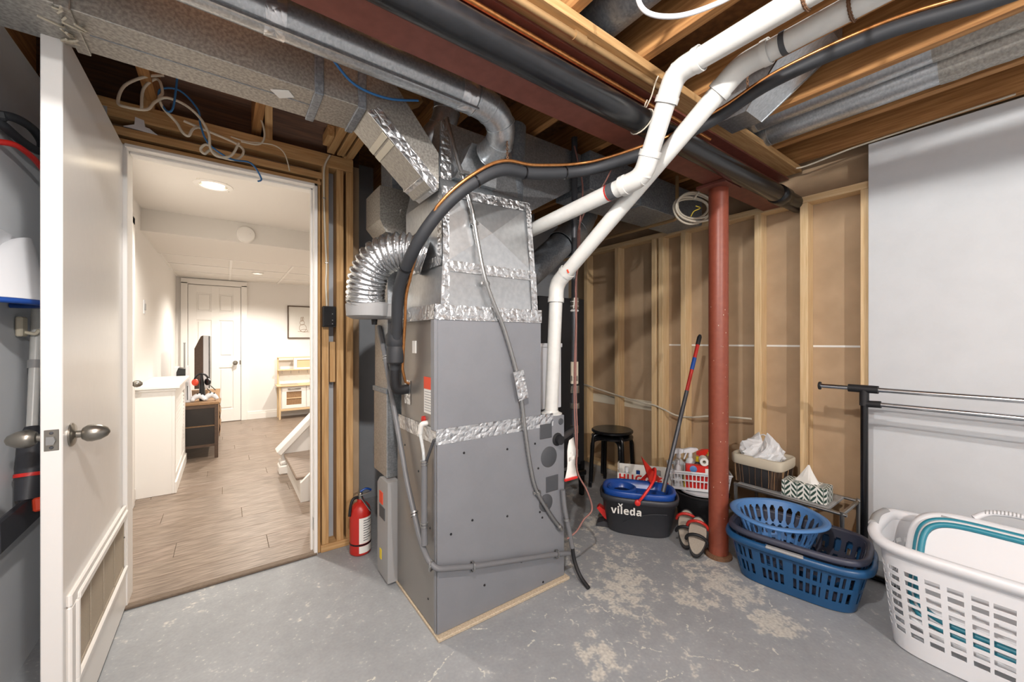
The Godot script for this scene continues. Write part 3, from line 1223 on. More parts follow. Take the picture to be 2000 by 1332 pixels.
	for k in 2:
		t = thing("game_controller", ["white game controller lying beside the headset stand", "white game controller at the front edge of the cabinet"][k], "controller", P(-0.22 + 0.1 * k, 0.577, 5.05), "white game controllers")
		st = mb()
		var cx: float = -0.215 + 0.1 * k
		var cv: float = 5.04 + 0.02 * k
		tube(st, curve([P(cx - 0.05, 0.585, cv - 0.02), P(cx - 0.045, 0.61, cv), P(cx - 0.01, 0.632, cv + 0.01), P(cx + 0.02, 0.622, cv + 0.01), P(cx + 0.05, 0.59, cv - 0.01)], 4), [0.012, 0.018, 0.021, 0.022, 0.023, 0.024, 0.026, 0.026, 0.026, 0.026, 0.026, 0.025, 0.023, 0.021, 0.019, 0.016, 0.011], 10)
		part("shell", st, M.white_plastic, t)
		st = mb()
		lathe(st, P(cx - 0.012, 0.65, cv), [Vector2(0.007, 0), Vector2(0.007, 0.008), Vector2(0.009, 0.01), Vector2(0, 0.012)], 10)
		lathe(st, P(cx + 0.02, 0.645, cv), [Vector2(0.007, 0), Vector2(0.007, 0.008), Vector2(0.009, 0.01), Vector2(0, 0.012)], 10)
		part("stick", st, M.black, t)
	# television seen edge-on
	t = thing("television", "flat television seen edge-on above the media cabinet", "television", P(-0.19, 0.576, 5.9))
	st = mb()
	bx(st, -0.2, -0.15, 0.66, 1.245, 5.5, 6.2, 0.004)
	part("casing", st, M.white_plastic, t)
	st = mb()
	bx(st, -0.15, -0.142, 0.66, 1.24, 5.5, 6.2, 0.002)
	part("screen", st, M.black, t)
	st = mb()
	prism(st, PackedVector2Array([Vector2(-0.075, 0.0), Vector2(0, 0.0), Vector2(0, 0.585), Vector2(-0.02, 0.575), Vector2(-0.075, 0.44)]), Transform3D(Basis(), P(-0.2, 0.66, 6.2)), 0.7)
	part("back_housing", st, M.dark_wood, t)
	st = mb()
	for s: float in [5.55, 6.1]:
		st = mb()
		bar(st, P(-0.175, 0.665, s), P(-0.10, 0.578, s), 0.02, 0.008, 0.002)
		bar(st, P(-0.175, 0.665, s), P(-0.25, 0.578, s), 0.02, 0.008, 0.002)
		part("foot", st, M.black, t)
	# slim pole
	t = thing("slim_pole", "slim grey pole standing by the hall wall behind the cover", "pole", P(-0.415, 0.012, 6.4))
	st = mb()
	lathe(st, P(-0.415, 0.012, 6.4), [Vector2(0.0, 0.0), Vector2(0.03, 0.0), Vector2(0.03, 0.008), Vector2(0.0, 0.01)], 14)
	part("foot", st, M.steel, t)
	st = mb()
	bx(st, -0.425, -0.407, 0.02, 1.15, 6.392, 6.408, 0.002)
	part("shaft", st, M.grey_plastic, t)
	st = mb()
	bx(st, -0.428, -0.404, 1.15, 1.165, 6.39, 6.41, 0.002)
	part("cap", st, M.steel, t)
	# toy kitchen
	t = thing("toy_kitchen", "white and birch toy kitchen against the far hall wall", "toy kitchen", P(0.95, 0.012, 6.9))
	st = mb()
	for x: float in [0.64, 1.26]:
		for v: float in [6.76, 7.02]:
			bx(st, x, x + 0.025, 0.012, 0.5, v, v + 0.025, 0.002)
	for x: float in [0.64, 1.26]:
		bx(st, x, x + 0.02, 0.52, 0.93, 7.0, 7.035, 0.002)
	bx(st, 0.64, 1.28, 0.92, 0.935, 6.98, 7.04, 0.002)
	bx(st, 0.64, 1.28, 0.73, 0.745, 6.93, 7.04, 0.002)
	bx(st, 0.66, 1.26, 0.135, 0.165, 6.765, 7.04, 0.002)
	part("frame", st, M.birch, t)
	st = mb()
	bx(st, 0.615, 1.3, 0.5, 0.52, 6.74, 7.05, 0.003)
	part("counter", st, M.birch, t)
	st = mb()
	bx(st, 0.66, 1.26, 0.165, 0.5, 6.785, 7.04)
	bx(st, 0.66, 1.26, 0.52, 0.73, 7.03, 7.04)
	part("body", st, M.trim_white, t)
	st = mb()
	for q: Array in [[0.68, 1.0, 0.17, 0.22], [0.68, 1.0, 0.42, 0.495], [0.68, 0.74, 0.22, 0.42], [0.94, 1.0, 0.22, 0.42]]:
		bx(st, q[0], q[1], q[2], q[3], 6.77, 6.785, 0.002)
	var dr := part("oven_door", st, M.trim_white, t)
	st = mb()
	bx(st, 0.74, 0.94, 0.22, 0.42, 6.779, 6.785)
	part("pane", st, M.board_brown, dr)
	st = mb()
	bx(st, 0.74, 0.94, 0.315, 0.328, 6.772, 6.78)
	part("rack", st, M.birch, dr)
	st = mb()
	tube(st, [P(0.76, 0.462, 6.77), P(0.765, 0.462, 6.755), P(0.925, 0.462, 6.755), P(0.93, 0.462, 6.77)], 0.006, 8)
	part("handle", st, M.nickel, dr)
	st = mb()
	bx(st, 1.01, 1.255, 0.17, 0.495, 6.77, 6.785, 0.003)
	var cd := part("cupboard_door", st, M.trim_white, t)
	st = mb()
	lathe(st, P(1.06, 0.455, 6.77), [Vector2(0.008, 0), Vector2(0.012, 0.012), Vector2(0, 0.016)], 12, Basis(Vector3.RIGHT, PI / 2))
	part("knob", st, M.black, cd)
	st = mb()
	for q: Array in [[0.86, 1.26, 0.745, 0.77], [0.86, 1.26, 0.89, 0.92], [0.86, 0.9, 0.77, 0.89], [1.2, 1.26, 0.77, 0.89]]:
		bx(st, q[0], q[1], q[2], q[3], 6.93, 6.945, 0.002)
	bx(st, 0.86, 0.87, 0.745, 0.92, 6.945, 7.03)
	var mw := part("microwave", st, M.trim_white, t)
	st = mb()
	bx(st, 0.9, 1.2, 0.77, 0.89, 6.94, 6.945)
	part("pane", st, M.birch, mw)
	for x: float in [0.7, 0.82, 0.93, 1.05]:
		st = mb()
		tube(st, [P(x, 0.73, 6.96), P(x, 0.69, 6.96), P(x, 0.685, 6.95)], 0.004, 6)
		part("hook", st, M.steel, t)
	st = mb()
	tube(st, curve([P(1.12, 0.52, 6.95), P(1.12, 0.6, 6.95), P(1.09, 0.61, 6.92), P(1.08, 0.58, 6.9)], 5), 0.009, 8)
	part("tap", st, M.steel, t)
	st = mb()
	bx(st, 0.68, 0.9, 0.52, 0.526, 6.78, 6.98, 0.002)
	part("hob", st, M.grille, t)
	# staircase
	t = thing("staircase", "white stairs with wood treads rising to the right in the hall", "stairs", P(0.75, 0.012, 3.6))
	for k in 6:
		st = mb()
		bx(st, 0.44 + 0.25 * k, 0.46 + 0.25 * k, 0.012 + 0.18 * k, 0.165 + 0.18 * k, 3.25, 4.0)
		part("riser", st, M.trim_white, t)
		st = mb()
		bx(st, 0.415 + 0.25 * k, 0.7 + 0.25 * k, 0.165 + 0.18 * k, 0.19 + 0.18 * k, 3.25, 4.0, 0.006)
		part("tread", st, M.plank_1, t)
	st = mb()
	prism(st, PackedVector2Array([Vector2(0.4, 0.012), Vector2(2.0, 0.012), Vector2(2.0, 1.9), Vector2(0.4, 0.22)]), Transform3D(Basis(), P(0, 0, 4.1)), 0.1)
	part("knee_wall", st, M.hall_wall, t)
	st = mb()
	bar(st, P(0.375, 0.195, 4.05), P(2.0, 1.9, 4.05), 0.15, 0.05, 0.006)
	part("wall_cap", st, M.trim_white, t)
	st = mb()
	bx(st, 0.378, 0.47, 0.012, 0.09, 3.975, 4.13, 0.01)
	bx(st, 0.386, 0.46, 0.09, 0.13, 3.985, 4.12, 0.012)
	part("base_moulding", st, M.trim_white, t)
	st = mb()
	prism(st, PackedVector2Array([Vector2(0.44, 0.012), Vector2(0.58, 0.012), Vector2(2.0, 1.0), Vector2(2.0, 1.3), Vector2(0.56, 0.26), Vector2(0.44, 0.15)]), Transform3D(Basis(), P(0, 0, 3.25)), 0.035)
	part("stringer", st, M.trim_white, t)

func chain(st: SurfaceTool, a: Vector3, b: Vector3, link := 0.014, wire := 0.0016) -> void:
	var n := maxi(2, int(a.distance_to(b) / (link * 0.72)))
	var bs := frame_of(b - a)
	for k in n:
		var c := a.lerp(b, (k + 0.5) / n)
		var side := bs.x if k % 2 == 0 else bs.y
		var ring := []
		for i in 8:
			var an := TAU * i / 8
			ring.append(c + bs.z * cos(an) * link * 0.5 + side * sin(an) * link * 0.3)
		tube(st, ring, wire, 4, false, true)

# collar rings round a pipe
func band(st: SurfaceTool, c: Vector3, dir: Vector3, r: float, w: float, proud := 0.003) -> void:
	var z := dir.normalized()
	var bs := frame_of(z)
	var b2 := Basis(bs.x, bs.z, -bs.y)
	lathe(st, c, [Vector2(r * 0.98, -w / 2), Vector2(r + proud, -w / 2), Vector2(r + proud, w / 2), Vector2(r * 0.98, w / 2)], 20, b2)

func build_overhead() -> void:
	var st := mb()
	# steel beam
	var t := thing("steel_beam", "dark red steel beam running under the joists", "beam", P(1.1, 2.04, 1.07))
	bx(st, -0.598, 2.94, 2.04, 2.05, 1.008, 1.13, 0.001)
	part("bottom_flange", st, M.red_steel, t)
	st = mb()
	bx(st, -0.598, 2.94, 2.05, 2.225, 1.065, 1.074)
	part("web", st, M.red_steel, t)
	st = mb()
	bx(st, -0.598, 2.94, 2.225, 2.235, 1.008, 1.13, 0.001)
	part("top_flange", st, M.red_steel, t)
	# post
	t = thing("steel_post", "red painted round steel post under the beam", "post", P(2.2, 0, 1.09))
	st = mb()
	lathe(st, P(2.2, 0, 1.09), [Vector2(0.05, 0.018), Vector2(0.05, 2.02)], 36)
	part("tube", st, M.red_post, t)
	st = mb()
	lathe(st, P(2.2, 0.0, 1.09), [Vector2(0.0, 0.0), Vector2(0.068, 0), Vector2(0.068, 0.012), Vector2(0.058, 0.018), Vector2(0.05, 0.02), Vector2(0.0, 0.02)], 24)
	part("base_plate", st, M.rust, t)
	st = mb()
	bx(st, 2.11, 2.29, 2.02, 2.039, 1.01, 1.17, 0.003)
	part("cap_plate", st, M.red_steel, t)
	rng.seed = 5
	st = mb()
	for k in 30:
		var a := rng.randf_range(2.6, 5.6)
		var y := rng.randf_range(0.1, 1.6)
		var c := P(2.2 + cos(a) * 0.0502, y, 1.09 + sin(a) * 0.0502)
		box(st, c, Vector3(rng.randf_range(0.001, 0.003), rng.randf_range(0.0015, 0.006), 0.0006), 0.0, frame_of(Vector3(cos(a), 0, -sin(a))))
	part("paint_chips", st, M.cream, t).set_meta("kind", "stuff")
	# black drain
	t = thing("drain_pipe", "thick black plastic drain pipe hanging beside the red beam", "pipe", P(1.1, 2.0, 0.955))
	st = mb()
	tube(st, [P(-0.598, 2.05, 0.955), P(2.935, 2.045, 0.955)], 0.047, 28)
	part("pipe", st, M.abs_black, t)
	st = mb()
	tube(st, [P(2.60, 2.0455, 0.955), P(2.605, 2.0455, 0.955), P(2.72, 2.0455, 0.955), P(2.725, 2.0455, 0.955)], [0.047, 0.054, 0.054, 0.047], 28)
	part("coupling", st, M.abs_black, t)
	# white cord round the drain
	t = thing("hanging_cord", "white cord tied round the black drain pipe", "cord", P(1.31, 2.0, 0.955))
	st = mb()
	var loop := []
	for k in 18:
		var a := TAU * k / 18
		loop.append(P(1.325 + sin(a) * 0.02, 2.047 + sin(a) * 0.0505, 0.955 + cos(a) * 0.0505))
	tube(st, loop, 0.0028, 6, false, true)
	part("loop", st, M.cable, t)
	st = mb()
	tube(st, curve([P(1.335, 2.098, 0.945), P(1.35, 2.14, 0.93), P(1.37, 2.2, 0.925), P(1.385, 2.232, 0.922)], 5), 0.0028, 6)
	tube(st, curve([P(1.33, 2.098, 0.945), P(1.32, 2.105, 0.935), P(1.325, 2.12, 0.93)], 4), 0.0025, 6)
	part("tie", st, M.cable, t)
	# copper water pipes along the sill plate
	t = thing("copper_pipe", "long copper water pipe tucked behind the black drain", "pipe", P(1.0, 2.2, 1.035))
	st = mb()
	tube(st, [P(-0.598, 2.213, 1.04), P(2.0, 2.213, 1.035)], 0.009, 10)
	part("tube", st, M.copper, t)
	t = thing("copper_pipe", "tarnished copper water pipe running along the wooden plate edge", "pipe", P(1.0, 2.2, 0.975))
	st = mb()
	tube(st, [P(-0.598, 2.222, 0.975), P(1.45, 2.222, 0.952)], 0.012, 12)
	part("tube", st, M.old_copper, t)
	st = mb()
	band(st, P(0.98, 2.222, 0.957), Vector3.RIGHT, 0.012, 0.05)
	part("joint", st, M.old_copper, t)
	# main rectangular duct
	t = thing("trunk_duct", "dusty galvanized rectangular duct crossing above the doorway", "duct", P(0, 2.02, 1.55))
	st = mb()
	bx(st, -0.598, 0.405, 2.02, 2.21, 1.457, 1.645, 0.002)
	part("body", st, M.galv_dusty, t)
	for x: float in [-0.33, 0.255, 0.395]:
		st = mb()
		bx(st, x - 0.014, x + 0.014, 2.013, 2.215, 1.45, 1.652, 0.002)
		part("drive_cleat", st, M.galv_dusty if x < 0 else M.galv_dark, t)
	st = mb()
	bx(st, -0.3, 0.24, 2.0185, 2.0205, 1.548, 1.552)
	part("seam", st, M.galv_dark, t)
	st = mb()
	prism(st, PackedVector2Array([Vector2(0.12, 1.53), Vector2(0.17, 1.5), Vector2(0.19, 1.53), Vector2(0.15, 1.565)]), Transform3D(Basis(Vector3.RIGHT, -PI / 2), Vector3(0, 2.0175, 0)), 0.002)
	part("sticker", st, M.paper, t)
	st = mb()
	rng.seed = 3
	for k in 12:
		var a := P(rng.randf_range(-0.36, -0.31), 2.018, rng.randf_range(1.46, 1.62))
		tube(st, curve([a, a + Vector3(rng.randf_range(-0.02, 0.02), -0.012, 0.02), a + Vector3(rng.randf_range(-0.03, 0.04), -0.02, 0.05)], 3), 0.003, 4)
	part("torn_paper", st, M.linen, t)
	# angled takeoff to the plenum
	t = thing("angled_duct", "slanted rectangular duct dropping from the trunk to the plenum", "duct", P(0.55, 1.78, 1.55))
	st = mb()
	prism(st, PackedVector2Array([Vector2(0.41, 2.022), Vector2(0.66, 1.795), Vector2(0.695, 1.80), Vector2(0.695, 1.94), Vector2(0.47, 2.208), Vector2(0.41, 2.208)]), Transform3D(Basis(), P(0, 0, 1.642)), 0.182)
	part("body", st, M.galv_dusty, t)
	st = mb()
	for q: Array in [[0.48, 1.956], [0.505, 1.934]]:
		box(st, P(q[0], q[1] - 0.004, 1.55), Vector3(0.025, 0.004, 0.17), 0.001, Basis(Vector3.BACK, -0.737))
	part("masking_tape", st, M.cream, t)
	st = mb()
	for q: Array in [[1.4585, 0.0], [1.4585, 0.022]]:
		bar(st, P(0.425 + q[1], 2.02 + q[1] * 0.8, q[0]), P(0.68 + q[1] * 0.3, 1.79 + q[1], q[0]), 0.003, 0.026, 0.001)
	bar(st, P(0.62, 1.828, 1.55), P(0.69, 1.79, 1.55), 0.19, 0.004, 0.001)
	part("foil_tape", st, M.foil, t)
	# round branch duct
	t = thing("round_duct", "long round galvanized duct beside the red beam, elbow at its end", "duct", P(0.1, 2.02, 1.27))
	st = mb()
	tube(st, [P(-0.598, 2.09, 1.275), P(0.76, 2.085, 1.27)], 0.054, 26, false)
	part("pipe", st, M.galv, t)
	st = mb()
	var el := curve([P(0.75, 2.085, 1.27), P(0.82, 2.075, 1.275), P(0.885, 2.05, 1.30), P(0.915, 2.005, 1.35), P(0.915, 1.985, 1.43)], 3)
	tube(st, el, 0.057, 26, false)
	part("elbow", st, M.galv, t)
	for k: int in [0, 3, 6, 9, 12]:
		st = mb()
		band(st, el[k], el[mini(k + 1, 12)] - el[maxi(k - 1, 0)], 0.057, 0.006)
		part("seam", st, M.galv, t)
	st = mb()
	band(st, P(0.11, 2.087, 1.272), Vector3.RIGHT, 0.054, 0.05, 0.002)
	part("foil_tape", st, M.foil, t)
	st = mb()
	band(st, P(0.71, 2.085, 1.27), Vector3.RIGHT, 0.055, 0.06, 0.002)
	part("foil_tape", st, M.foil, t)
	st = mb()
	bx(st, -0.59, 0.75, 2.03, 2.037, 1.235, 1.243)
	part("seam_ridge", st, M.galv, t)
	# short elbow on the left side of the plenum top
	t = thing("duct_elbow", "short round duct elbow left of the plenum top", "duct", P(0.75, 2.0, 1.65))
	el = curve([P(0.80, 2.27, 1.6), P(0.80, 2.21, 1.6), P(0.785, 2.14, 1.62), P(0.75, 2.09, 1.66), P(0.735, 2.04, 1.70)], 3)
	st = mb()
	tube(st, el, 0.058, 24, false)
	part("pipe", st, M.galv, t)
	for k: int in [3, 6, 9, 12]:
		st = mb()
		band(st, el[k], el[mini(k + 1, 12)] - el[maxi(k - 1, 0)], 0.058, 0.006)
		part("seam", st, M.galv, t)
	# tan wood block between duct and elbow
	# ducts in the joist bays on the right
	for q: Array in [[2.235, 2.335, 0.058, "slim round duct in the joist bay above the right duct"], [2.395, 2.325, 0.072, "round galvanized duct in the joist bay near the white wall"]]:
		t = thing("bay_duct", q[3], "duct", P(q[0], q[1], 0.0), "round ducts in the joist bays")
		st = mb()
		tube(st, [P(q[0], q[1], 1.0), P(q[0], q[1], 0.27)], q[2], 26)
		part("pipe", st, M.galv, t)
		st = mb()
		band(st, P(q[0], q[1], 0.92), Vector3.BACK, q[2], 0.03, 0.002)
		part("collar", st, M.galv, t)
		st = mb()
		var rs := []
		var ps := []
		for k in 40:
			ps.append(P(q[0] + sin(k * 0.4) * 0.003, q[1], 0.28 - k * 0.045))
			rs.append(q[2] * (1.04 + 0.025 * sin(k * 1.9)))
		tube(st, ps, rs, 22)
		part("wrapped_length", st, M.galv_dusty, t)
	t = thing("bay_duct", "blue grey round duct between joists above the pipes", "duct", P(1.12, 2.3, 0.2), "round ducts in the joist bays")
	st = mb()
	tube(st, [P(1.12, 2.38, 1.2), P(1.12, 2.38, -3.1)], 0.082, 28)
	part("pipe", st, M.galv_dark, t)
	# boot hanging in the next bay
	t = thing("duct_boot", "tapered sheet metal duct boot between the joists", "duct", P(1.91, 2.19, 0.83))
	st = mb()
	loft(st, [[P(1.86, 2.20, 0.80), P(1.86, 2.20, 0.93), P(2.01, 2.20, 0.93), P(2.01, 2.20, 0.80)], [P(1.74, 2.42, 0.52), P(1.74, 2.42, 0.95), P(2.08, 2.42, 0.95), P(2.08, 2.42, 0.52)], [P(1.74, 2.49, 0.52), P(1.74, 2.49, 0.95), P(2.08, 2.49, 0.95), P(2.08, 2.49, 0.52)]], true, true, true, true)
	part("body", st, M.galv, t)
	st = mb()
	for q: Array in [[1.86, 0.80], [2.01, 0.80]]:
		bar(st, P(q[0], 2.2, q[1]), P(1.74 if q[0] < 1.9 else 2.08, 2.42, 0.52), 0.008, 0.008)
	part("standing_seam", st, M.galv, t)
	# rear rectangular duct towards the stud wall
	t = thing("rear_duct", "dark rectangular duct running to the stud wall behind the beam", "duct", P(2.2, 2.02, 1.64))
	st = mb()
	bx(st, 1.62, 2.79, 2.02, 2.235, 1.5, 1.78, 0.003)
	part("body", st, M.galv_dark, t)
	st = mb()
	bx(st, 2.06, 2.085, 2.014, 2.24, 1.494, 1.786, 0.002)
	part("drive_cleat", st, M.galv_dark, t)
	# round pieces behind the plenum
	t = thing("duct_riser", "upright round duct behind the plenum near the gas pipe", "duct", P(2.1, 2.0, 2.0))
	st = mb()
	el = curve([P(2.1, 2.5, 2.0), P(2.1, 2.24, 2.0), P(2.09, 2.1, 2.0), P(2.0, 1.97, 2.0), P(1.85, 1.84, 1.98)], 3)
	tube(st, el, 0.1, 26, false)
	part("pipe", st, M.galv, t)
	for k: int in [4, 6, 9, 12]:
		st = mb()
		band(st, el[k], el[mini(k + 1, 12)] - el[k - 1], 0.1, 0.01)
		part("seam", st, M.galv, t)
	st = mb()
	tube(st, [P(1.85, 1.84, 1.98), P(1.3, 1.40, 1.96)], 0.088, 26)
	part("lower_pipe", st, M.galv_dark, t)
	# copper run under the rear duct
	t = thing("copper_pipe", "thin brown copper pipe bending down behind the beam", "pipe", P(2.386, 1.98, 1.7))
	st = mb()
	tube(st, bent([P(2.386, 2.26, 1.45), P(2.386, 1.98, 1.45), P(2.386, 1.98, 2.4)], 0.03), 0.011, 10)
	part("tube", st, M.old_copper, t)
	# coil of cable
	t = thing("cable_coil", "coil of cream electrical cable hanging under the beam near the post", "cable", P(2.26, 1.95, 1.25))
	for k in 4:
		st = mb()
		var ring := []
		for i in 28:
			var a := TAU * i / 28
			ring.append(P(2.235 + [0.0, 0.012, -0.01, 0.02][k] + cos(a + k) * [0.128, 0.115, 0.108, 0.095][k], 1.97 + [0.0, 0.012, -0.012, 0.006][k] + sin(a + k) * [0.085, 0.072, 0.08, 0.06][k], 1.235 + k * 0.015 - cos(a + k) * 0.05 + 0.008 * sin(a * 2.0 + k)))
		tube(st, ring, 0.0065, 8, false, true)
		part("turn", st, M.cable, t)
	st = mb()
	tube(st, curve([P(2.18, 2.0, 1.22), P(2.22, 2.06, 1.2), P(2.28, 2.08, 1.2)], 4), 0.0065, 8)
	part("tail", st, M.cable, t)
	st = mb()
	tube(st, curve([P(2.20, 1.965, 1.22), P(2.215, 1.95, 1.2), P(2.18, 1.93, 1.22), P(2.165, 1.9, 1.23)], 4), 0.003, 6)
	part("yellow_tie", st, M.cable_yellow, t)
	# cable loop near the ceiling at the top edge
	t = thing("ceiling_cable", "white cable hanging in a loop between the joists", "cable", P(1.15, 2.16, 0.6))
	st = mb()
	tube(st, curve([P(0.96, 2.29, 0.62), P(0.985, 2.235, 0.72), P(1.03, 2.185, 0.73), P(1.12, 2.18, 0.68), P(1.21, 2.21, 0.6), P(1.29, 2.262, 0.52)], 8), 0.0075, 8)
	part("cable", st, M.white_plastic, t)
	# long cable by the white wall top
	t = thing("ceiling_cable", "pale cable drooping under the last joist above the white wall", "cable", P(2.85, 2.2, 0.6))
	st = mb()
	tube(st, curve([P(2.815, 2.262, 1.0), P(2.82, 2.235, 0.9), P(2.825, 2.25, 0.75), P(2.825, 2.262, 0.6), P(2.8, 2.266, 0.1)], 6), 0.005, 8)
	part("cable", st, M.cable, t)
	# bundle of loose wires over the doorway
	var loops := [
		["cable", "cream cable in a wide open loop over the doorway", [[-0.21, 2.30, 2.2], [-0.27, 2.27, 2.2], [-0.33, 2.21, 2.2], [-0.345, 2.13, 2.18], [-0.32, 2.115, 2.17], [-0.26, 2.125, 2.17], [-0.235, 2.17, 2.18], [-0.2, 2.205, 2.19], [-0.14, 2.2, 2.2], [-0.09, 2.16, 2.2], [-0.06, 2.1, 2.2], [-0.055, 2.04, 2.2], [-0.03, 2.01, 2.2], [0.02, 2.03, 2.21], [0.05, 2.1, 2.22]], 0.0055],
		["cable", "cream cable hanging from the duct edge in a narrow bight", [[-0.285, 2.16, 2.25], [-0.28, 2.24, 2.25], [-0.245, 2.285, 2.23], [-0.225, 2.28, 2.22], [-0.215, 2.23, 2.21], [-0.225, 2.2, 2.2], [-0.21, 2.16, 2.2], [-0.17, 2.12, 2.21], [-0.15, 2.08, 2.2], [-0.13, 2.07, 2.2], [-0.115, 2.11, 2.21], [-0.09, 2.14, 2.24]], 0.0055],
		["cable_blue", "blue network cable hanging over the doorway", [[-0.165, 2.32, 2.19], [-0.17, 2.24, 2.18], [-0.18, 2.16, 2.18], [-0.2, 2.15, 2.19], [-0.225, 2.2, 2.21], [-0.22, 2.25, 2.22], [-0.16, 2.27, 2.23], [-0.1, 2.21, 2.23], [-0.09, 2.14, 2.22], [-0.06, 2.06, 2.21], [0.02, 2.03, 2.25], [0.10, 2.05, 2.3], [0.145, 2.0, 2.34], [0.13, 1.985, 2.35]], 0.004],
		["cable", "bundle cable curving to the right under the plate", [[-0.15, 2.16, 2.27], [-0.06, 2.14, 2.27], [0.04, 2.12, 2.28], [0.07, 2.09, 2.28], [0.04, 2.04, 2.27], [-0.02, 2.03, 2.25], [-0.055, 2.045, 2.24], [-0.075, 2.02, 2.23], [-0.09, 2.035, 2.23], [-0.075, 2.06, 2.23], [-0.05, 2.06, 2.23]], 0.0055],
		["cable", "thin bare ended wire drooping beside the corner studs", [[0.02, 2.155, 2.3], [0.08, 2.15, 2.3], [0.14, 2.16, 2.3], [0.2, 2.165, 2.3], [0.24, 2.14, 2.3], [0.26, 2.08, 2.3], [0.265, 2.055, 2.3]], 0.003],
		["cable", "pale cable dropping from the joists right of the bundle", [[0.13, 2.3, 2.3], [0.15, 2.25, 2.3], [0.155, 2.19, 2.3], [0.13, 2.15, 2.3], [0.06, 2.14, 2.29]], 0.0045]]
	for l: Array in loops:
		var pts := []
		for q: Array in l[2]:
			pts.append(P(q[0], q[1], q[2]))
		t = thing("loose_cable", l[1], "cable", pts[0], "loose cables over the doorway")
		st = mb()
		tube(st, curve(pts, 5), l[3], 7)
		part("cable", st, M[l[0]], t)
	t = thing("blue_cable", "blue cable sagging in front of the trunk duct", "cable", P(0.3, 2.1, 1.35))
	st = mb()
	tube(st, curve([P(0.21, 2.14, 1.34), P(0.27, 2.095, 1.36), P(0.36, 2.07, 1.42), P(0.48, 2.075, 1.44), P(0.6, 2.11, 1.44)], 6), 0.0045, 8)
	part("cable", st, M.cable_blue, t)
	# white plastic clip on the rail
	t = thing("cable_clip", "white plastic clip sitting on the rail over the doorway", "clip", P(-0.31, 2.126, 2.42))
	st = mb()
	prism(st, PackedVector2Array([Vector2(-0.055, 0), Vector2(0.06, 0), Vector2(0.03, 0.02), Vector2(0.015, 0.022), Vector2(0.01, 0.05), Vector2(-0.02, 0.055), Vector2(-0.02, 0.02)]), Transform3D(Basis(Vector3.BACK, -0.06), P(-0.31, 2.128, 2.43)), 0.02)
	part("body", st, M.white_plastic, t)

# wrinkled strip of foil laid over a face: origin, u and w span the strip, n points out
func wrinkled(st: SurfaceTool, o: Vector3, u: Vector3, w: Vector3, n: Vector3, nu: int, nw: int, amp: float, sd: int) -> void:
	var nz := FastNoiseLite.new()
	nz.seed = sd
	nz.frequency = 30.0
	nz.noise_type = FastNoiseLite.TYPE_CELLULAR
	nz.cellular_return_type = FastNoiseLite.RETURN_DISTANCE2_SUB
	var g := []
	for j in nw + 1:
		var row := []
		for i in nu + 1:
			var p := o + u * (float(i) / nu) + w * (float(j) / nw)
			var e := 0.0 if (i == 0 or j == 0 or i == nu or j == nw) else 1.0
			var ragged := (nz.get_noise_3d(p.x * 3.0, p.y * 0.2, p.z * 3.0)) * 0.006
			if j == 0 or j == nw:
				p += w.normalized() * ragged
			row.append(p + n * (0.0012 + e * amp * (0.7 + nz.get_noise_3d(p.x, p.y, p.z))))
		g.append(row)
	flat(st)
	for j in nw:
		for i in nu:
			quad(st, g[j][i], g[j][i + 1], g[j + 1][i + 1], g[j + 1][i])

func screw_head(st: SurfaceTool, at: Vector3, n: Vector3, r := 0.004) -> void:
	var f := frame_of(n)
	lathe(st, at, [Vector2(r, 0), Vector2(r * 0.8, r * 0.5), Vector2(0, r * 0.6)], 8, Basis(f.x, f.z, -f.y))

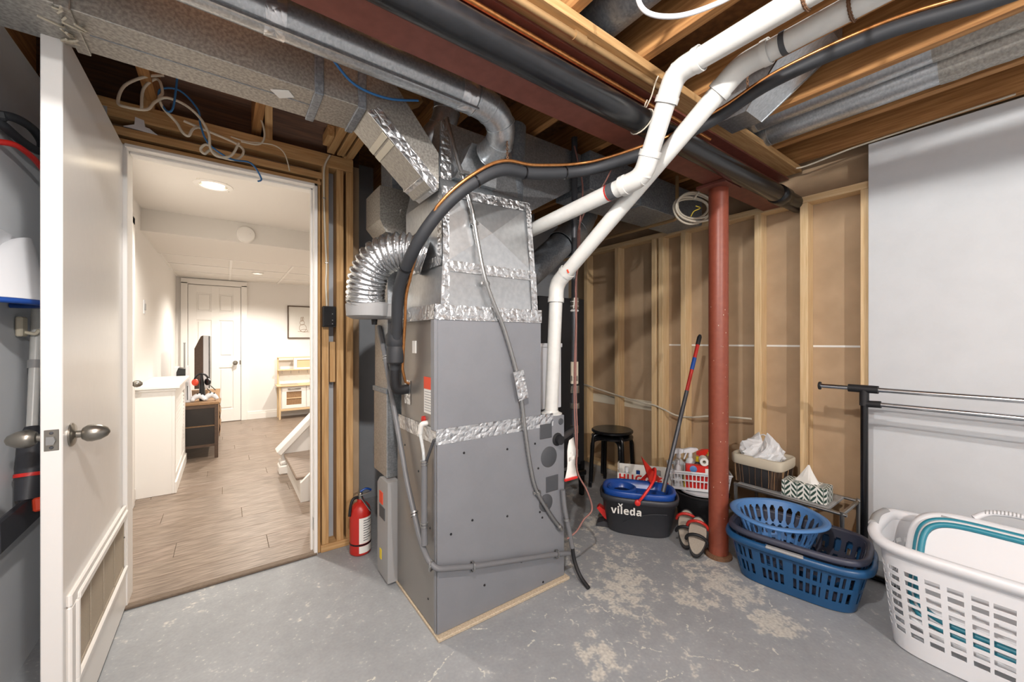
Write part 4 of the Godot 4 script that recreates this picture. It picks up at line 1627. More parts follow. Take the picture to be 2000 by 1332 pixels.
func build_furnace() -> void:
	var fv := 1.44
	var lx := 0.68
	var t := thing("furnace", "grey metal furnace cabinet standing on a thin pad", "furnace", P(1.02, 0, 1.66))
	var st := mb()
	bx(st, 0.674, 1.385, 0, 0.014, 1.415, 1.9, 0.003)
	part("pad", st, M.flaked_pad, t, "flaking tan pad under the cabinet")
	st = mb()
	bx(st, lx, 1.37, 0.014, 0.815, fv, 1.885, 0.003)
	part("lower_cabinet", st, M.cabinet, t)
	st = mb()
	bx(st, lx - 0.003, lx, 0.02, 0.78, fv + 0.006, 1.88, 0.001)
	part("side_panel", st, M.cabinet_side, t)
	st = mb()
	bx(st, lx - 0.006, lx - 0.003, 0.02, 0.78, fv + 0.003, fv + 0.02, 0.001)
	part("side_flange", st, M.cabinet, t)
	st = mb()
	bx(st, lx + 0.002, 1.22, 0.815, 1.315, fv + 0.002, 1.84, 0.003)
	part("coil_cabinet", st, M.cabinet, t)
	st = mb()
	bx(st, lx - 0.002, lx + 0.002, 0.82, 1.30, fv + 0.035, 1.83, 0.001)
	part("coil_panel", st, M.cabinet_side, t)
	st = mb()
	bx(st, lx - 0.012, lx + 0.004, 0.825, 1.30, fv + 0.001, fv + 0.038, 0.003)
	part("corner_post", st, M.cabinet, t)
	# knock-out plugs
	for q: Array in [[1.209, 1.285, 0.715, 0.785], [1.247, 1.327, 0.452, 0.528]]:
		st = mb()
		bx(st, q[0], q[1], q[2], q[3], fv - 0.004, fv + 0.002, 0.003)
		part("square_plug", st, M.plug, t)
	for q: Array in [[1.267, 0.623, 0.05], [1.247, 0.405, 0.042], [1.345, 0.785, 0.016]]:
		st = mb()
		lathe(st, P(q[0], q[1], fv + 0.001), [Vector2(q[2], 0), Vector2(q[2], 0.003), Vector2(q[2] * 0.9, 0.005), Vector2(0, 0.005)], 28, Basis(Vector3.RIGHT, PI / 2))
		part("round_plug", st, M.plug, t)
	st = mb()
	lathe(st, P(1.322, 0.70, fv + 0.001), [Vector2(0.032, 0), Vector2(0.032, 0.004), Vector2(0.022, 0.008), Vector2(0.022, 0.03), Vector2(0, 0.03)], 24, Basis(Vector3.RIGHT, PI / 2))
	part("grommet", st, M.black_soft, t)
	for q: Array in [[0.80, 0.72], [1.02, 0.7], [1.18, 0.70], [1.2, 0.58], [1.21, 0.37], [1.225, 0.34], [1.02, 0.40], [0.84, 0.43], [0.74, 0.40], [1.1, 0.17], [1.23, 0.03], [0.9, 0.135], [1.36, 0.35]]:
		st = mb()
		screw_head(st, P(q[0], q[1], fv), Vector3(0, 0, 1), 0.0055)
		part("screw", st, M.black_soft, t)
	for q: Array in [[1.78, 0.70], [1.62, 0.62], [1.50, 0.42], [1.52, 0.12]]:
		st = mb()
		screw_head(st, P(lx - 0.003, q[1], q[0]), Vector3(-1, 0, 0), 0.005)
		part("screw", st, M.black_soft, t)
	# foil tape bands
	st = mb()
	wrinkled(st, P(lx - 0.006, 0.775, fv), Vector3(0.62, 0.0, 0), Vector3(0, 0.062, 0), Vector3(0, 0, 1), 110, 12, 0.004, 3)
	part("foil_band", st, M.foil, t, "crumpled silver foil tape")
	st = mb()
	wrinkled(st, P(lx - 0.004, 0.775, 1.86), Vector3(0, 0, 0.42), Vector3(0, 0.062, 0), Vector3(-1, 0, 0), 80, 12, 0.004, 4)
	part("foil_band", st, M.foil, t, "crumpled silver foil tape")
	st = mb()
	wrinkled(st, P(lx - 0.01, 1.275, fv - 0.001), Vector3(0.55, 0.0, 0), Vector3(0, 0.06, 0), Vector3(0, 0, 1), 100, 12, 0.004, 5)
	part("foil_band", st, M.foil, t, "crumpled silver foil tape")
	st = mb()
	wrinkled(st, P(lx - 0.012, 1.275, 1.84), Vector3(0, 0, 0.4), Vector3(0, 0.06, 0), Vector3(-1, 0, 0), 70, 12, 0.004, 6)
	part("foil_band", st, M.foil, t, "crumpled silver foil tape")
	# stickers on the side
	st = mb()
	bx(st, lx - 0.0045, lx - 0.002, 0.885, 0.985, 1.485, 1.56)
	var sk := part("warning_label", st, M.paper, t, "white and orange warning label")
	st = mb()
	bx(st, lx - 0.0055, lx - 0.0045, 0.985, 1.035, 1.485, 1.56)
	part("label_head", st, M.orange, sk)
	st = mb()
	for k in 8:
		bx(st, lx - 0.0052, lx - 0.0045, 0.895 + k * 0.011, 0.898 + k * 0.011, 1.492, 1.552)
	part("label_print", st, M.grey_plastic, sk).set_meta("kind", "stuff")
	st = mb()
	bx(st, lx - 0.0045, lx - 0.002, 1.13, 1.185, 1.65, 1.69)
	part("small_label", st, M.paper, t)
	# filter box on the left
	st = mb()
	prism(st, PackedVector2Array([Vector2(0, 0), Vector2(0.16, 0), Vector2(0.16, 0.45), Vector2(0.12, 0.485), Vector2(0, 0.485)]), Transform3D(Basis(Vector3.UP, PI / 2), P(0.632, 0.012, 1.888)), 0.06)
	var fb := part("filter_box", st, M.grey_plastic, t, "narrow grey filter door with logo and yellow sticker")
	st = mb()
	bx(st, 0.629, 0.633, 0.37, 0.43, 1.96, 2.01, 0.001)
	part("red_badge", st, M.orange, fb)
	st = mb()
	bx(st, 0.629, 0.633, 0.30, 0.36, 1.93, 2.01, 0.001)
	part("name_plate", st, M.plug, fb)
	st = mb()
	bx(st, 0.629, 0.633, 0.09, 0.14, 1.98, 2.005, 0.001)
	part("yellow_sticker", st, M.yellow, fb)
	# ---- plenum
	t = thing("plenum", "shiny galvanized plenum taped on top of the furnace", "plenum", P(0.95, 1.316, 1.65))
	st = mb()
	loft(st, [[P(0.70, 1.316, 1.455), P(1.21, 1.316, 1.455), P(1.21, 1.316, 1.83), P(0.70, 1.316, 1.83)], [P(0.715, 1.50, 1.46), P(1.195, 1.50, 1.46), P(1.195, 1.50, 1.85), P(0.715, 1.50, 1.85)]], true, true, true, true)
	part("base_section", st, M.sheet, t)
	st = mb()
	# cross-broken front panel: a shallow pyramid pressed into the sheet
	var a := P(0.715, 1.50, 1.46)
	var b := P(1.195, 1.50, 1.46)
	var c := P(1.165, 1.82, 1.47)
	var d := P(0.712, 1.80, 1.47)
	var m := P(0.945, 1.655, 1.446)
	flat(st)
	tri(st, a, b, m)
	tri(st, b, c, m)
	tri(st, c, d, m)
	tri(st, d, a, m)
	var e := P(0.715, 1.50, 1.86)
	var f := P(1.195, 1.50, 1.86)
	var g := P(1.165, 1.82, 1.86)
	var h := P(0.712, 1.80, 1.86)
	quad(st, b, f, g, c)
	quad(st, e, a, d, h)
	quad(st, f, e, h, g)
	quad(st, d, c, g, h)
	part("cross_broken_section", st, M.sheet, t)
	st = mb()
	loft(st, [[P(0.712, 1.80, 1.47), P(1.165, 1.82, 1.47), P(1.165, 1.82, 1.86), P(0.712, 1.80, 1.86)], [P(0.73, 1.88, 1.53), P(1.15, 1.88, 1.53), P(1.15, 1.88, 1.86), P(0.73, 1.88, 1.86)], [P(0.735, 2.12, 1.53), P(1.10, 2.12, 1.53), P(1.10, 2.12, 1.86), P(0.735, 2.12, 1.86)]], true, true, true, true)
	part("top_section", st, M.galv, t)
	st = mb()
	prism(st, PackedVector2Array([Vector2(1.12, 1.79), Vector2(1.165, 1.79), Vector2(1.62, 2.06), Vector2(1.62, 2.235), Vector2(1.12, 2.235)]), Transform3D(Basis(), P(0, 0, 1.84)), 0.27)
	part("flared_takeoff", st, M.galv, t)
	st = mb()
	lathe(st, P(1.16, 2.02, 1.6), [Vector2(0.062, -0.14), Vector2(0.062, 0.24), Vector2(0.058, 0.24), Vector2(0.058, -0.14)], 26, Basis(Vector3.BACK, -0.06))
	part("round_collar", st, M.galv_dark, t)
	st = mb()
	loft(st, [[P(0.79, 1.88, 1.5), P(1.0, 1.88, 1.5), P(1.0, 1.88, 1.62), P(0.79, 1.88, 1.62)], [P(0.85, 2.03, 1.46), P(0.985, 2.03, 1.46), P(0.985, 2.03, 1.58), P(0.85, 2.03, 1.58)]], true, true, true, true)
	part("boot_box", st, M.galv, t)
	st = mb()
	loft(st, [[P(0.69, 1.9, 1.62), P(0.735, 1.9, 1.62), P(0.735, 1.9, 1.84), P(0.69, 1.9, 1.84)], [P(0.66, 2.06, 1.64), P(0.735, 2.06, 1.62), P(0.735, 2.06, 1.84), P(0.66, 2.06, 1.80)]], true, true, true, true)
	part("side_boot", st, M.galv, t)
	# foil tape over the joints
	var tapes := [
		[P(0.71, 1.475, 1.456), Vector3(0.485, 0, 0), Vector3(0, 0.045, 0), Vector3(0, 0, 1), 70, 6],
		[P(0.70, 1.32, 1.452), Vector3(0.035, 0, 0), Vector3(0.008, 0.19, 0), Vector3(0, 0, 1), 8, 30],
		[P(1.172, 1.32, 1.452), Vector3(0.035, 0, 0), Vector3(-0.012, 0.19, 0), Vector3(0, 0, 1), 8, 30],
		[P(0.712, 1.50, 1.457), Vector3(0.028, 0, 0), Vector3(0.0, 0.30, 0), Vector3(0, 0, 1), 8, 40],
		[P(1.165, 1.50, 1.457), Vector3(0.03, 0, 0), Vector3(-0.028, 0.32, 0), Vector3(0, 0, 1), 8, 40],
		[P(0.712, 1.782, 1.462), Vector3(0.453, 0.018, 0), Vector3(0, 0.04, 0), Vector3(0, 0, 1), 60, 6],
		[P(0.71, 1.5, 1.80), Vector3(0, 0, 0.34), Vector3(0, 0.04, 0), Vector3(-1, 0, 0), 40, 6],
		[P(0.71, 1.5, 1.50), Vector3(0, 0, 0.04), Vector3(0, 0.30, 0), Vector3(-1, 0, 0), 8, 40],
		[P(0.735, 1.86, 1.526), Vector3(0.05, 0, 0), Vector3(0.0, 0.26, 0), Vector3(0, 0, 1), 10, 36]]
	var sd := 20
	for q: Array in tapes:
		sd += 1
		st = mb()
		wrinkled(st, q[0], q[1], q[2], q[3], q[4], q[5], 0.003, sd)
		part("foil_tape", st, M.foil, t)
	# ---- return riser behind
	t = thing("return_duct", "tall bare metal return duct at the rear left of the furnace", "duct", P(0.9, 0.5, 2.05))
	st = mb()
	bx(st, 0.648, 1.22, 0.5, 0.93, 1.95, 2.16, 0.003)
	part("lower_length", st, M.galv, t)
	st = mb()
	bx(st, 0.652, 1.22, 0.935, 1.62, 1.954, 2.156, 0.003)
	part("upper_length", st, M.galv, t)
	st = mb()
	bx(st, 0.642, 1.225, 0.92, 0.945, 1.944, 2.166, 0.002)
	part("drive_cleat", st, M.galv_dark, t)
	t = thing("return_boot", "dusty metal duct box hanging behind the slanted duct", "duct", P(0.72, 1.74, 2.05))
	st = mb()
	loft(st, [[P(0.66, 1.74, 2.0), P(0.9, 1.74, 2.0), P(0.9, 1.74, 2.2), P(0.66, 1.74, 2.2)], [P(0.63, 1.8, 2.0), P(0.9, 1.8, 2.0), P(0.9, 1.8, 2.24), P(0.63, 1.8, 2.24)], [P(0.63, 1.97, 2.0), P(0.9, 1.97, 2.0), P(0.9, 1.97, 2.24), P(0.63, 1.97, 2.24)]], true, true, true, true)
	part("body", st, M.galv_dusty, t)
	st = mb()
	bx(st, 0.7, 1.15, 1.63, 2.25, 2.02, 2.2)
	part("riser", st, M.galv_dark, t)
	# ---- flex duct and housing
	t = thing("flex_duct", "ribbed silver flexible duct bending out of the plenum side", "duct", P(0.55, 1.4, 1.76))
	st = mb()
	var path := curve([P(0.72, 1.555, 1.64), P(0.66, 1.575, 1.665), P(0.60, 1.575, 1.70), P(0.545, 1.545, 1.75), P(0.515, 1.48, 1.79), P(0.51, 1.41, 1.82), P(0.515, 1.36, 1.84)], 14)
	var rad := []
	var nz := FastNoiseLite.new()
	nz.seed = 8
	nz.frequency = 0.2
	for k in path.size():
		rad.append(0.077 + (0.006 if k % 4 < 2 else -0.004) + 0.003 * nz.get_noise_1d(k))
	tube(st, path, rad, 36, false)
	part("ribbed_hose", st, M.flexible, t)
	st = mb()
	band(st, P(0.514, 1.368, 1.837), Vector3(0, 1, 0), 0.082, 0.012)
	part("clamp", st, M.steel, t)
	t = thing("humidifier", "rounded grey plastic humidifier housing below the flexible duct", "humidifier", P(0.55, 1.27, 1.86))
	st = mb()
	lathe(st, P(0.53, 1.285, 1.85), [Vector2(0, 0), Vector2(0.07, 0), Vector2(0.095, 0.012), Vector2(0.098, 0.065), Vector2(0.085, 0.075), Vector2(0, 0.075)], 32)
	bx(st, 0.53, 0.672, 1.288, 1.355, 1.78, 1.92, 0.008)
	part("housing", st, M.grey_plastic, t)
	st = mb()
	lathe(st, P(0.56, 1.26, 1.86), [Vector2(0, 0), Vector2(0.012, 0), Vector2(0.014, 0.025), Vector2(0, 0.026)], 14)
	part("drain_spout", st, M.black_soft, t)
	t = thing("control_box", "small white control box behind the flexible duct", "box", P(0.63, 1.6, 1.97))
	st = mb()
	bx(st, 0.605, 0.652, 1.60, 1.69, 1.965, 2.015, 0.008)
	part("case", st, M.white_plastic, t)
	st = mb()
	bx(st, 0.602, 0.606, 1.62, 1.64, 1.98, 2.0, 0.001)
	part("dial", st, M.grey_plastic, t)

func pvc_run(called: String, label: String, pts: Array, r: float, sleeves: Array) -> Node3D:
	var t := thing(called, label, "pipe", pts[pts.size() - 1])
	for k in pts.size() - 1:
		var st := mb()
		tube(st, [pts[k], pts[k + 1]], r, 28)
		part("pipe_length", st, M.pvc, t)
	for k in range(1, pts.size() - 1):
		# an elbow: thick bend with a socket lip at each end
		var a: Vector3 = (pts[k - 1] - pts[k]).normalized()
		var b: Vector3 = (pts[k + 1] - pts[k]).normalized()
		var reach := r * 2.1
		var st := mb()
		var p := bent([pts[k] + a * (reach + 0.02), pts[k], pts[k] + b * (reach + 0.02)], reach, 8)
		tube(st, p, r * 1.13, 28)
		var e := part("elbow", st, M.pvc, t)
		st = mb()
		band(st, pts[k] + a * (reach + 0.012), a, r * 1.13, 0.022, 0.003)
		part("socket_lip", st, M.pvc, e)
		st = mb()
		band(st, pts[k] + b * (reach + 0.012), b, r * 1.13, 0.022, 0.003)
		part("socket_lip", st, M.pvc, e)
	for q: Array in sleeves:
		var st := mb()
		band(st, q[0], q[1], r, q[2], 0.002)
		part("tape_band", st, M[q[3]], t)
	return t

func build_pipes() -> void:
	var st := mb()
	var a1 := P(1.285, 2.13, 0.787)
	var a2 := P(1.327, 1.83, 0.952)
	var a3 := P(1.27, 1.75, 1.62)
	var dir := (a3 - a2).normalized()
	pvc_run("exhaust_pipe", "white plastic vent pipe with elbows joining the plenum side", [P(1.285, 2.13, -1.9), a1, a2, a3], 0.034, [[a2 + dir * 0.14, dir, 0.03, "plug"], [a2 + dir * 0.16, dir, 0.006, "red"]])
	var b1 := P(1.45, 2.14, 0.644)
	var b2 := P(1.372, 1.475, 1.5)
	var t := pvc_run("intake_pipe", "white plastic vent pipe slanting down into the furnace top", [P(1.45, 2.14, -1.9), b1, b2, P(1.335, 0.815, 1.5)], 0.034, [[b1 + Vector3(0, 0, 0.135), Vector3(0, 0, 1), 0.016, "plug"]])
	st = mb()
	lathe(st, P(1.335, 0.814, 1.5), [Vector2(0.055, 0.0), Vector2(0.055, 0.006), Vector2(0.04, 0.012), Vector2(0.036, 0.02)], 24)
	part("flange", st, M.pvc, t)
	st = mb()
	var mk := b2 + (b1 - b2).normalized() * 0.085
	box(st, mk + Vector3(-0.022, 0, 0.036), Vector3(0.018, 0.018, 0.003), 0.0, Basis(Vector3.BACK, 0.5))
	part("orange_mark", st, M.orange, t)
	# hangers
	t = thing("pipe_hanger", "rusty perforated strap holding both white pipes to a joist", "strap", P(1.46, 2.27, 0.34))
	st = mb()
	for q: Array in [[1.285, 0.40, 2.13], [1.45, 0.34, 2.14]]:
		var arc := []
		for k in 12:
			var an := PI * k / 11.0 + PI
			arc.append(P(q[0] + cos(an) * 0.037, q[2] + sin(an) * 0.037, q[1]))
		arc.push_front(P(q[0] - 0.037, 2.27, q[1]))
		arc.append(P(q[0] + 0.037, 2.27, q[1]))
		for k in arc.size() - 1:
			chain(st, arc[k], arc[k + 1], 0.012, 0.002)
	part("straps", st, M.rust, t).set_meta("kind", "stuff")
	# insulated line set
	t = thing("insulated_hose", "black foam insulated refrigerant hose looping to the coil cabinet", "hose", P(0.61, 0.98, 1.73))
	var hose := curve([P(1.99, 2.235, -1.6), P(1.94, 2.225, -0.3), P(1.9, 2.22, 0.06), P(1.76, 2.205, 0.34), P(1.69, 2.175, 0.63), P(1.595, 2.08, 0.797), P(1.495, 2.015, 0.89), P(1.402, 1.957, 0.952), P(1.29, 1.935, 1.2), P(1.05, 1.885, 1.28), P(0.893, 1.865, 1.29), P(0.78, 1.80, 1.31), P(0.672, 1.695, 1.36), P(0.60, 1.56, 1.45), P(0.585, 1.41, 1.60), P(0.60, 1.25, 1.675), P(0.61, 1.06, 1.73)], 7)
	st = mb()
	tube(st, hose, 0.024, 16)
	part("foam_sleeve", st, M.rubber, t)
	st = mb()
	lathe(st, P(0.606, 1.11, 1.71), [Vector2(0.022, -0.03), Vector2(0.036, -0.02), Vector2(0.038, 0.03), Vector2(0.034, 0.05), Vector2(0.04, 0.06), Vector2(0.04, 0.1), Vector2(0.034, 0.11), Vector2(0.03, 0.15), Vector2(0.024, 0.155)], 20)
	part("taped_joint", st, M.rubber, t)
	st = mb()
	tube(st, curve([P(0.61, 1.09, 1.725), P(0.612, 1.0, 1.735), P(0.63, 0.965, 1.74), P(0.683, 0.965, 1.745)], 6), 0.022, 14)
	part("lower_end", st, M.black_soft, t)
	for k: int in [59, 65, 77, 95]:
		st = mb()
		band(st, hose[k], hose[k + 1] - hose[k - 1], 0.024, 0.006, 0.003)
		part("zip_tie", st, M.black, t)
	t = thing("copper_line", "bright copper refrigerant line running along the black hose", "pipe", P(0.66, 0.97, 1.72))
	var line := []
	for k in hose.size():
		var p: Vector3 = hose[k]
		if k < 87:
			p += Vector3(-0.008, 0.026, 0.022)
		else:
			p += Vector3(lerpf(0.0, 0.028, minf(1.0, (k - 87) / 10.0)), lerpf(0.026, 0.0, minf(1.0, (k - 87) / 10.0)), 0.02)
		line.append(p)
	line.append(P(0.655, 1.0, 1.72))
	line.append(P(0.685, 0.985, 1.735))
	st = mb()
	tube(st, line, 0.0065, 10)
	part("tube", st, M.copper, t)
	st = mb()
	wrinkled(st, P(lx_cab() - 0.004, 0.90, 1.78), Vector3(0, 0, 0.07), Vector3(0, 0.11, 0), Vector3(-1, 0, 0), 14, 20, 0.012, 51)
	part("foil_seal", st, M.foil, t)
	# hanging chain for the hose
	t = thing("hanger_chain", "rusty chain hanging from the duct elbow to the hose", "chain", P(0.9, 1.89, 1.27))
	st = mb()
	chain(st, P(0.912, 1.99, 1.29), P(0.9, 1.895, 1.268), 0.013, 0.0018)
	part("links", st, M.rust, t).set_meta("kind", "stuff")
	t = thing("hanger_chain", "rusty chain dropping from the slanting white pipe to the hose", "chain", P(1.68, 2.14, 0.74))
	st = mb()
	chain(st, P(1.63, 2.27, 0.70), P(1.64, 2.155, 0.70), 0.013, 0.0018)
	part("links", st, M.rust, t).set_meta("kind", "stuff")
	# flexible metal conduit
	t = thing("metal_conduit", "flexible ribbed metal conduit snaking down the furnace front", "conduit", P(1.33, 0.27, 1.42))
	var cpts := curve([P(0.75, 2.12, 1.50), P(0.782, 1.95, 1.468), P(0.83, 1.75, 1.435), P(0.86, 1.6, 1.43), P(0.89, 1.46, 1.425), P(0.935, 1.35, 1.425), P(0.99, 1.24, 1.425), P(1.055, 1.06, 1.425), P(1.085, 0.93, 1.425), P(1.112, 0.76, 1.425), P(1.14, 0.61, 1.425), P(1.175, 0.49, 1.425), P(1.25, 0.37, 1.425), P(1.318, 0.28, 1.425)], 16)
	var cr := []
	for k in cpts.size():
		cr.append(0.0105 if k % 2 == 0 else 0.0085)
	st = mb()
	tube(st, cpts, cr, 12)
	part("armour", st, M.steel, t)
	for q: Array in [[P(0.80, 1.88, 1.455), P(0.01, -0.06, -0.01)], [P(0.845, 1.68, 1.432), P(0.01, -0.06, 0)], [P(0.90, 1.43, 1.425), P(0.03, -0.06, 0)], [P(1.185, 0.472, 1.425), P(0.03, -0.05, 0)]]:
		st = mb()
		band(st, q[0], q[1], 0.011, 0.014, 0.003)
		bx(st, q[0].x - 0.02, q[0].x + 0.02, q[0].y - 0.006, q[0].y + 0.006, 1.425, 1.437, 0.001)
		part("strap", st, M.steel, t)
	st = mb()
	tube(st, [P(1.318, 0.28, 1.425), P(1.336, 0.258, 1.425)], [0.015, 0.012], 12)
	part("end_fitting", st, M.steel, t)
	st = mb()
	var ang := Basis(Vector3.BACK, 0.22)
	var o := P(1.06, 0.92, 1.408)
	wrinkled(st, o, ang * Vector3(0.055, 0, 0), ang * Vector3(0, 0.13, 0), Vector3(0, 0, 1), 14, 26, 0.004, 61)
	box(st, o + ang * Vector3(0.0275, 0.065, -0.004), Vector3(0.052, 0.126, 0.006), 0.001, ang)
	part("foil_sleeve", st, M.foil, t)
	# condensate drain: grey tubing clipped round the furnace
	t = thing("drain_tube", "grey condensate tubing strapped round the furnace cabinet", "tube", P(0.66, 0.15, 1.44))
	st = mb()
	tube(st, bent([P(0.64, 1.26, 2.05), P(0.64, 1.16, 1.985), P(0.648, 0.56, 1.68), P(0.648, 0.36, 1.53), P(0.648, 0.315, 1.45), P(0.67, 0.29, 1.422), P(0.84, 0.245, 1.42), P(1.3, 0.15, 1.42), P(1.395, 0.125, 1.42)], 0.04, 6), 0.0115, 12)
	part("long_tube", st, M.drain_grey, t)
	st = mb()
	tube(st, [P(0.652, 0.70, 1.504), P(0.652, 0.42, 1.504), P(0.65, 0.36, 1.495)], 0.013, 12)
	part("down_tube", st, M.drain_grey, t)
	st = mb()
	tube(st, curve([P(0.68, 0.83, 1.545), P(0.66, 0.84, 1.55), P(0.655, 0.81, 1.555), P(0.654, 0.74, 1.52), P(0.652, 0.69, 1.504)], 5), 0.007, 8)
	part("clear_branch", st, M.clear_plastic, t)
	st = mb()
	tube(st, [P(0.672, 0.79, 1.455), P(0.656, 0.69, 1.498)], 0.006, 8)
	part("dark_branch", st, M.iron, t)
	st = mb()
	tube(st, bent([P(0.70, 0.842, 1.53), P(0.655, 0.842, 1.54), P(0.655, 0.80, 1.552)], 0.015), 0.011, 12)
	part("pale_elbow", st, M.pvc, t)
	st = mb()
	lathe(st, P(0.678, 0.855, 1.56), [Vector2(0.014, 0), Vector2(0.014, 0.01), Vector2(0, 0.016)], 14, Basis(Vector3.BACK, PI / 2))
	part("red_cap", st, M.red, t)
	for q: Array in [[P(0.652, 0.69, 1.504), Vector3.UP], [P(0.652, 0.44, 1.504), Vector3.UP], [P(0.648, 0.45, 1.597), P(0, 0.2, 0.15)], [P(0.655, 0.30, 1.44), P(0.3, -0.1, -0.5)], [P(0.83, 0.248, 1.42), P(1, -0.2, 0)], [P(1.30, 0.15, 1.42), P(1, -0.2, 0)], [P(0.644, 1.10, 1.955), P(0, 0.6, 0.3)]]:
		st = mb()
		band(st, q[0] - Vector3(0, 0.006, 0), q[1], 0.013, 0.006, 0.003)
		band(st, q[0] + Vector3(0, 0.006, 0), q[1], 0.013, 0.006, 0.003)
		part("clamp", st, M.steel, t)
	# right hand drain
	t = thing("drain_tube", "grey drain tube with a black end reaching the floor right of the furnace", "tube", P(1.39, 0, 1.3))
	st = mb()
	tube(st, curve([P(1.345, 0.45, 1.425), P(1.352, 0.36, 1.42), P(1.375, 0.24, 1.41), P(1.39, 0.16, 1.405)], 6), 0.012, 12)
	part("upper_tube", st, M.drain_grey, t)
	st = mb()
	tube(st, curve([P(1.39, 0.17, 1.405), P(1.395, 0.1, 1.395), P(1.398, 0.04, 1.36), P(1.395, 0.01, 1.30)], 6), 0.0095, 10)
	part("black_end", st, M.black_soft, t)
	st = mb()
	band(st, P(1.36, 0.305, 1.415), Vector3.UP, 0.013, 0.012, 0.003)
	part("clamp", st, M.steel, t)
	# gas pipe
	t = thing("gas_pipe", "iron gas pipe with unions and valve right of the furnace", "pipe", P(1.55, 0.55, 1.55))
	st = mb()
	tube(st, [P(1.55, 2.3, 1.55), P(1.55, 0.56, 1.55)], 0.0165, 16)
	part("riser", st, M.iron, t)
	for q: Array in [[1.39, 0.06, 0.024], [0.98, 0.028, 0.022], [0.92, 0.04, 0.026], [0.83, 0.03, 0.027], [0.70, 0.04, 0.022], [0.57, 0.04, 0.022]]:
		st = mb()
		lathe(st, P(1.55, q[0], 1.55), [Vector2(0.0165, -q[1] / 2), Vector2(q[2], -q[1] / 2), Vector2(q[2], q[1] / 2), Vector2(0.0165, q[1] / 2)], 8)
		part("fitting", st, M.nickel, t)
	st = mb()
	lathe(st, P(1.55, 1.01, 1.55), [Vector2(0.0165, -0.06), Vector2(0.021, -0.06), Vector2(0.021, 0.06), Vector2(0.0165, 0.06)], 16)
	part("brass_sleeve", st, M.linen, t)
	st = mb()
	tube(st, [P(1.55, 0.70, 1.55), P(1.36, 0.70, 1.45)], 0.0155, 14)
	part("branch", st, M.iron, t)
	st = mb()
	for k in 3:
		lathe(st, P(1.55, 1.35 + 0.025 * k, 1.55), [Vector2(0.02, -0.006), Vector2(0.024, 0), Vector2(0.02, 0.006)], 14)
	part("valve_body", st, M.pvc, t)
	# tag on the valve
	t = thing("valve_tag", "crumpled white paper tag with red stripes tied to the gas valve", "tag", P(1.43, 0.5, 1.42))
	st = mb()
	var ta := []
	var tb := []
	var tc := []
	var td := []
	for k in 8:
		var y := 0.69 - 0.028 * k
		ta.append(P(1.385 - k * 0.004, y, 1.42 + sin(k) * 0.006))
		tb.append(P(1.425 + k * 0.002, y + 0.006, 1.425 + cos(k * 1.3) * 0.006))
		tc.append(ta[k] + Vector3(0, 0, -0.002))
		td.append(tb[k] + Vector3(0, 0, -0.002))
	loft(st, [ta, tb, td, tc, ta], false, false, false)
	part("paper", st, M.paper, t)
	st = mb()
	bx(st, 1.348, 1.432, 0.494, 0.504, 1.408, 1.42, 0.001)
	part("red_edge", st, M.red_bright, t)
	# thermostat wires
	var wires := [
		["brown twisted thermostat wire running down beside the gas pipe", [[1.5, 2.22, 1.5], [1.52, 2.0, 1.46], [1.5, 1.8, 1.46], [1.505, 1.62, 1.47], [1.48, 1.50, 1.47], [1.51, 1.4, 1.5], [1.53, 1.25, 1.52], [1.52, 1.05, 1.52], [1.49, 0.85, 1.49], [1.46, 0.66, 1.45], [1.45, 0.52, 1.43], [1.49, 0.42, 1.40], [1.505, 0.33, 1.38], [1.45, 0.29, 1.385], [1.41, 0.24, 1.395], [1.36, 0.21, 1.41]], 0.0045],
		["red brown wire strung from the hose towards the gas pipe", [[1.35, 1.935, 1.12], [1.38, 1.885, 1.2], [1.44, 1.83, 1.36], [1.49, 1.77, 1.46], [1.515, 1.70, 1.49], [1.53, 1.5, 1.515], [1.525, 1.3, 1.51], [1.5, 0.95, 1.49], [1.47, 0.72, 1.45], [1.44, 0.55, 1.425]], 0.0035]]
	for w: Array in wires:
		var pts := []
		for q: Array in w[1]:
			pts.append(P(q[0], q[1], q[2]))
		t = thing("thermostat_wire", w[0], "wire", pts[pts.size() - 1])
		st = mb()
		tube(st, curve(pts, 6), w[2], 7)
		part("wire", st, M.cable_brown, t)
	# pale upright conduit behind the slanted pipe
	t = thing("condensate_pipe", "thin white plastic pipe with couplings beside the plenum edge", "pipe", P(1.235, 1.33, 1.6))
	st = mb()
	tube(st, [P(1.24, 1.74, 1.6), P(1.24, 1.33, 1.6)], 0.012, 12)
	part("pipe", st, M.pvc, t)
	for y: float in [1.68, 1.62, 1.55]:
		st = mb()
		band(st, P(1.24, y, 1.6), Vector3.UP, 0.012, 0.03, 0.004)
		part("coupling", st, M.pvc, t)
	t = thing("white_panel", "flat white plastic panel standing on the furnace behind the pipe", "panel", P(1.38, 0.82, 1.6))
	st = mb()
	bx(st, 1.30, 1.485, 0.822, 1.17, 1.585, 1.61, 0.003)
	part("sheet", st, M.white_plastic, t)
	st = mb()
	bx(st, 1.295, 1.49, 1.15, 1.172, 1.58, 1.615, 0.003)
	part("top_edge", st, M.white_plastic, t)

func lx_cab() -> float:
	return 0.68

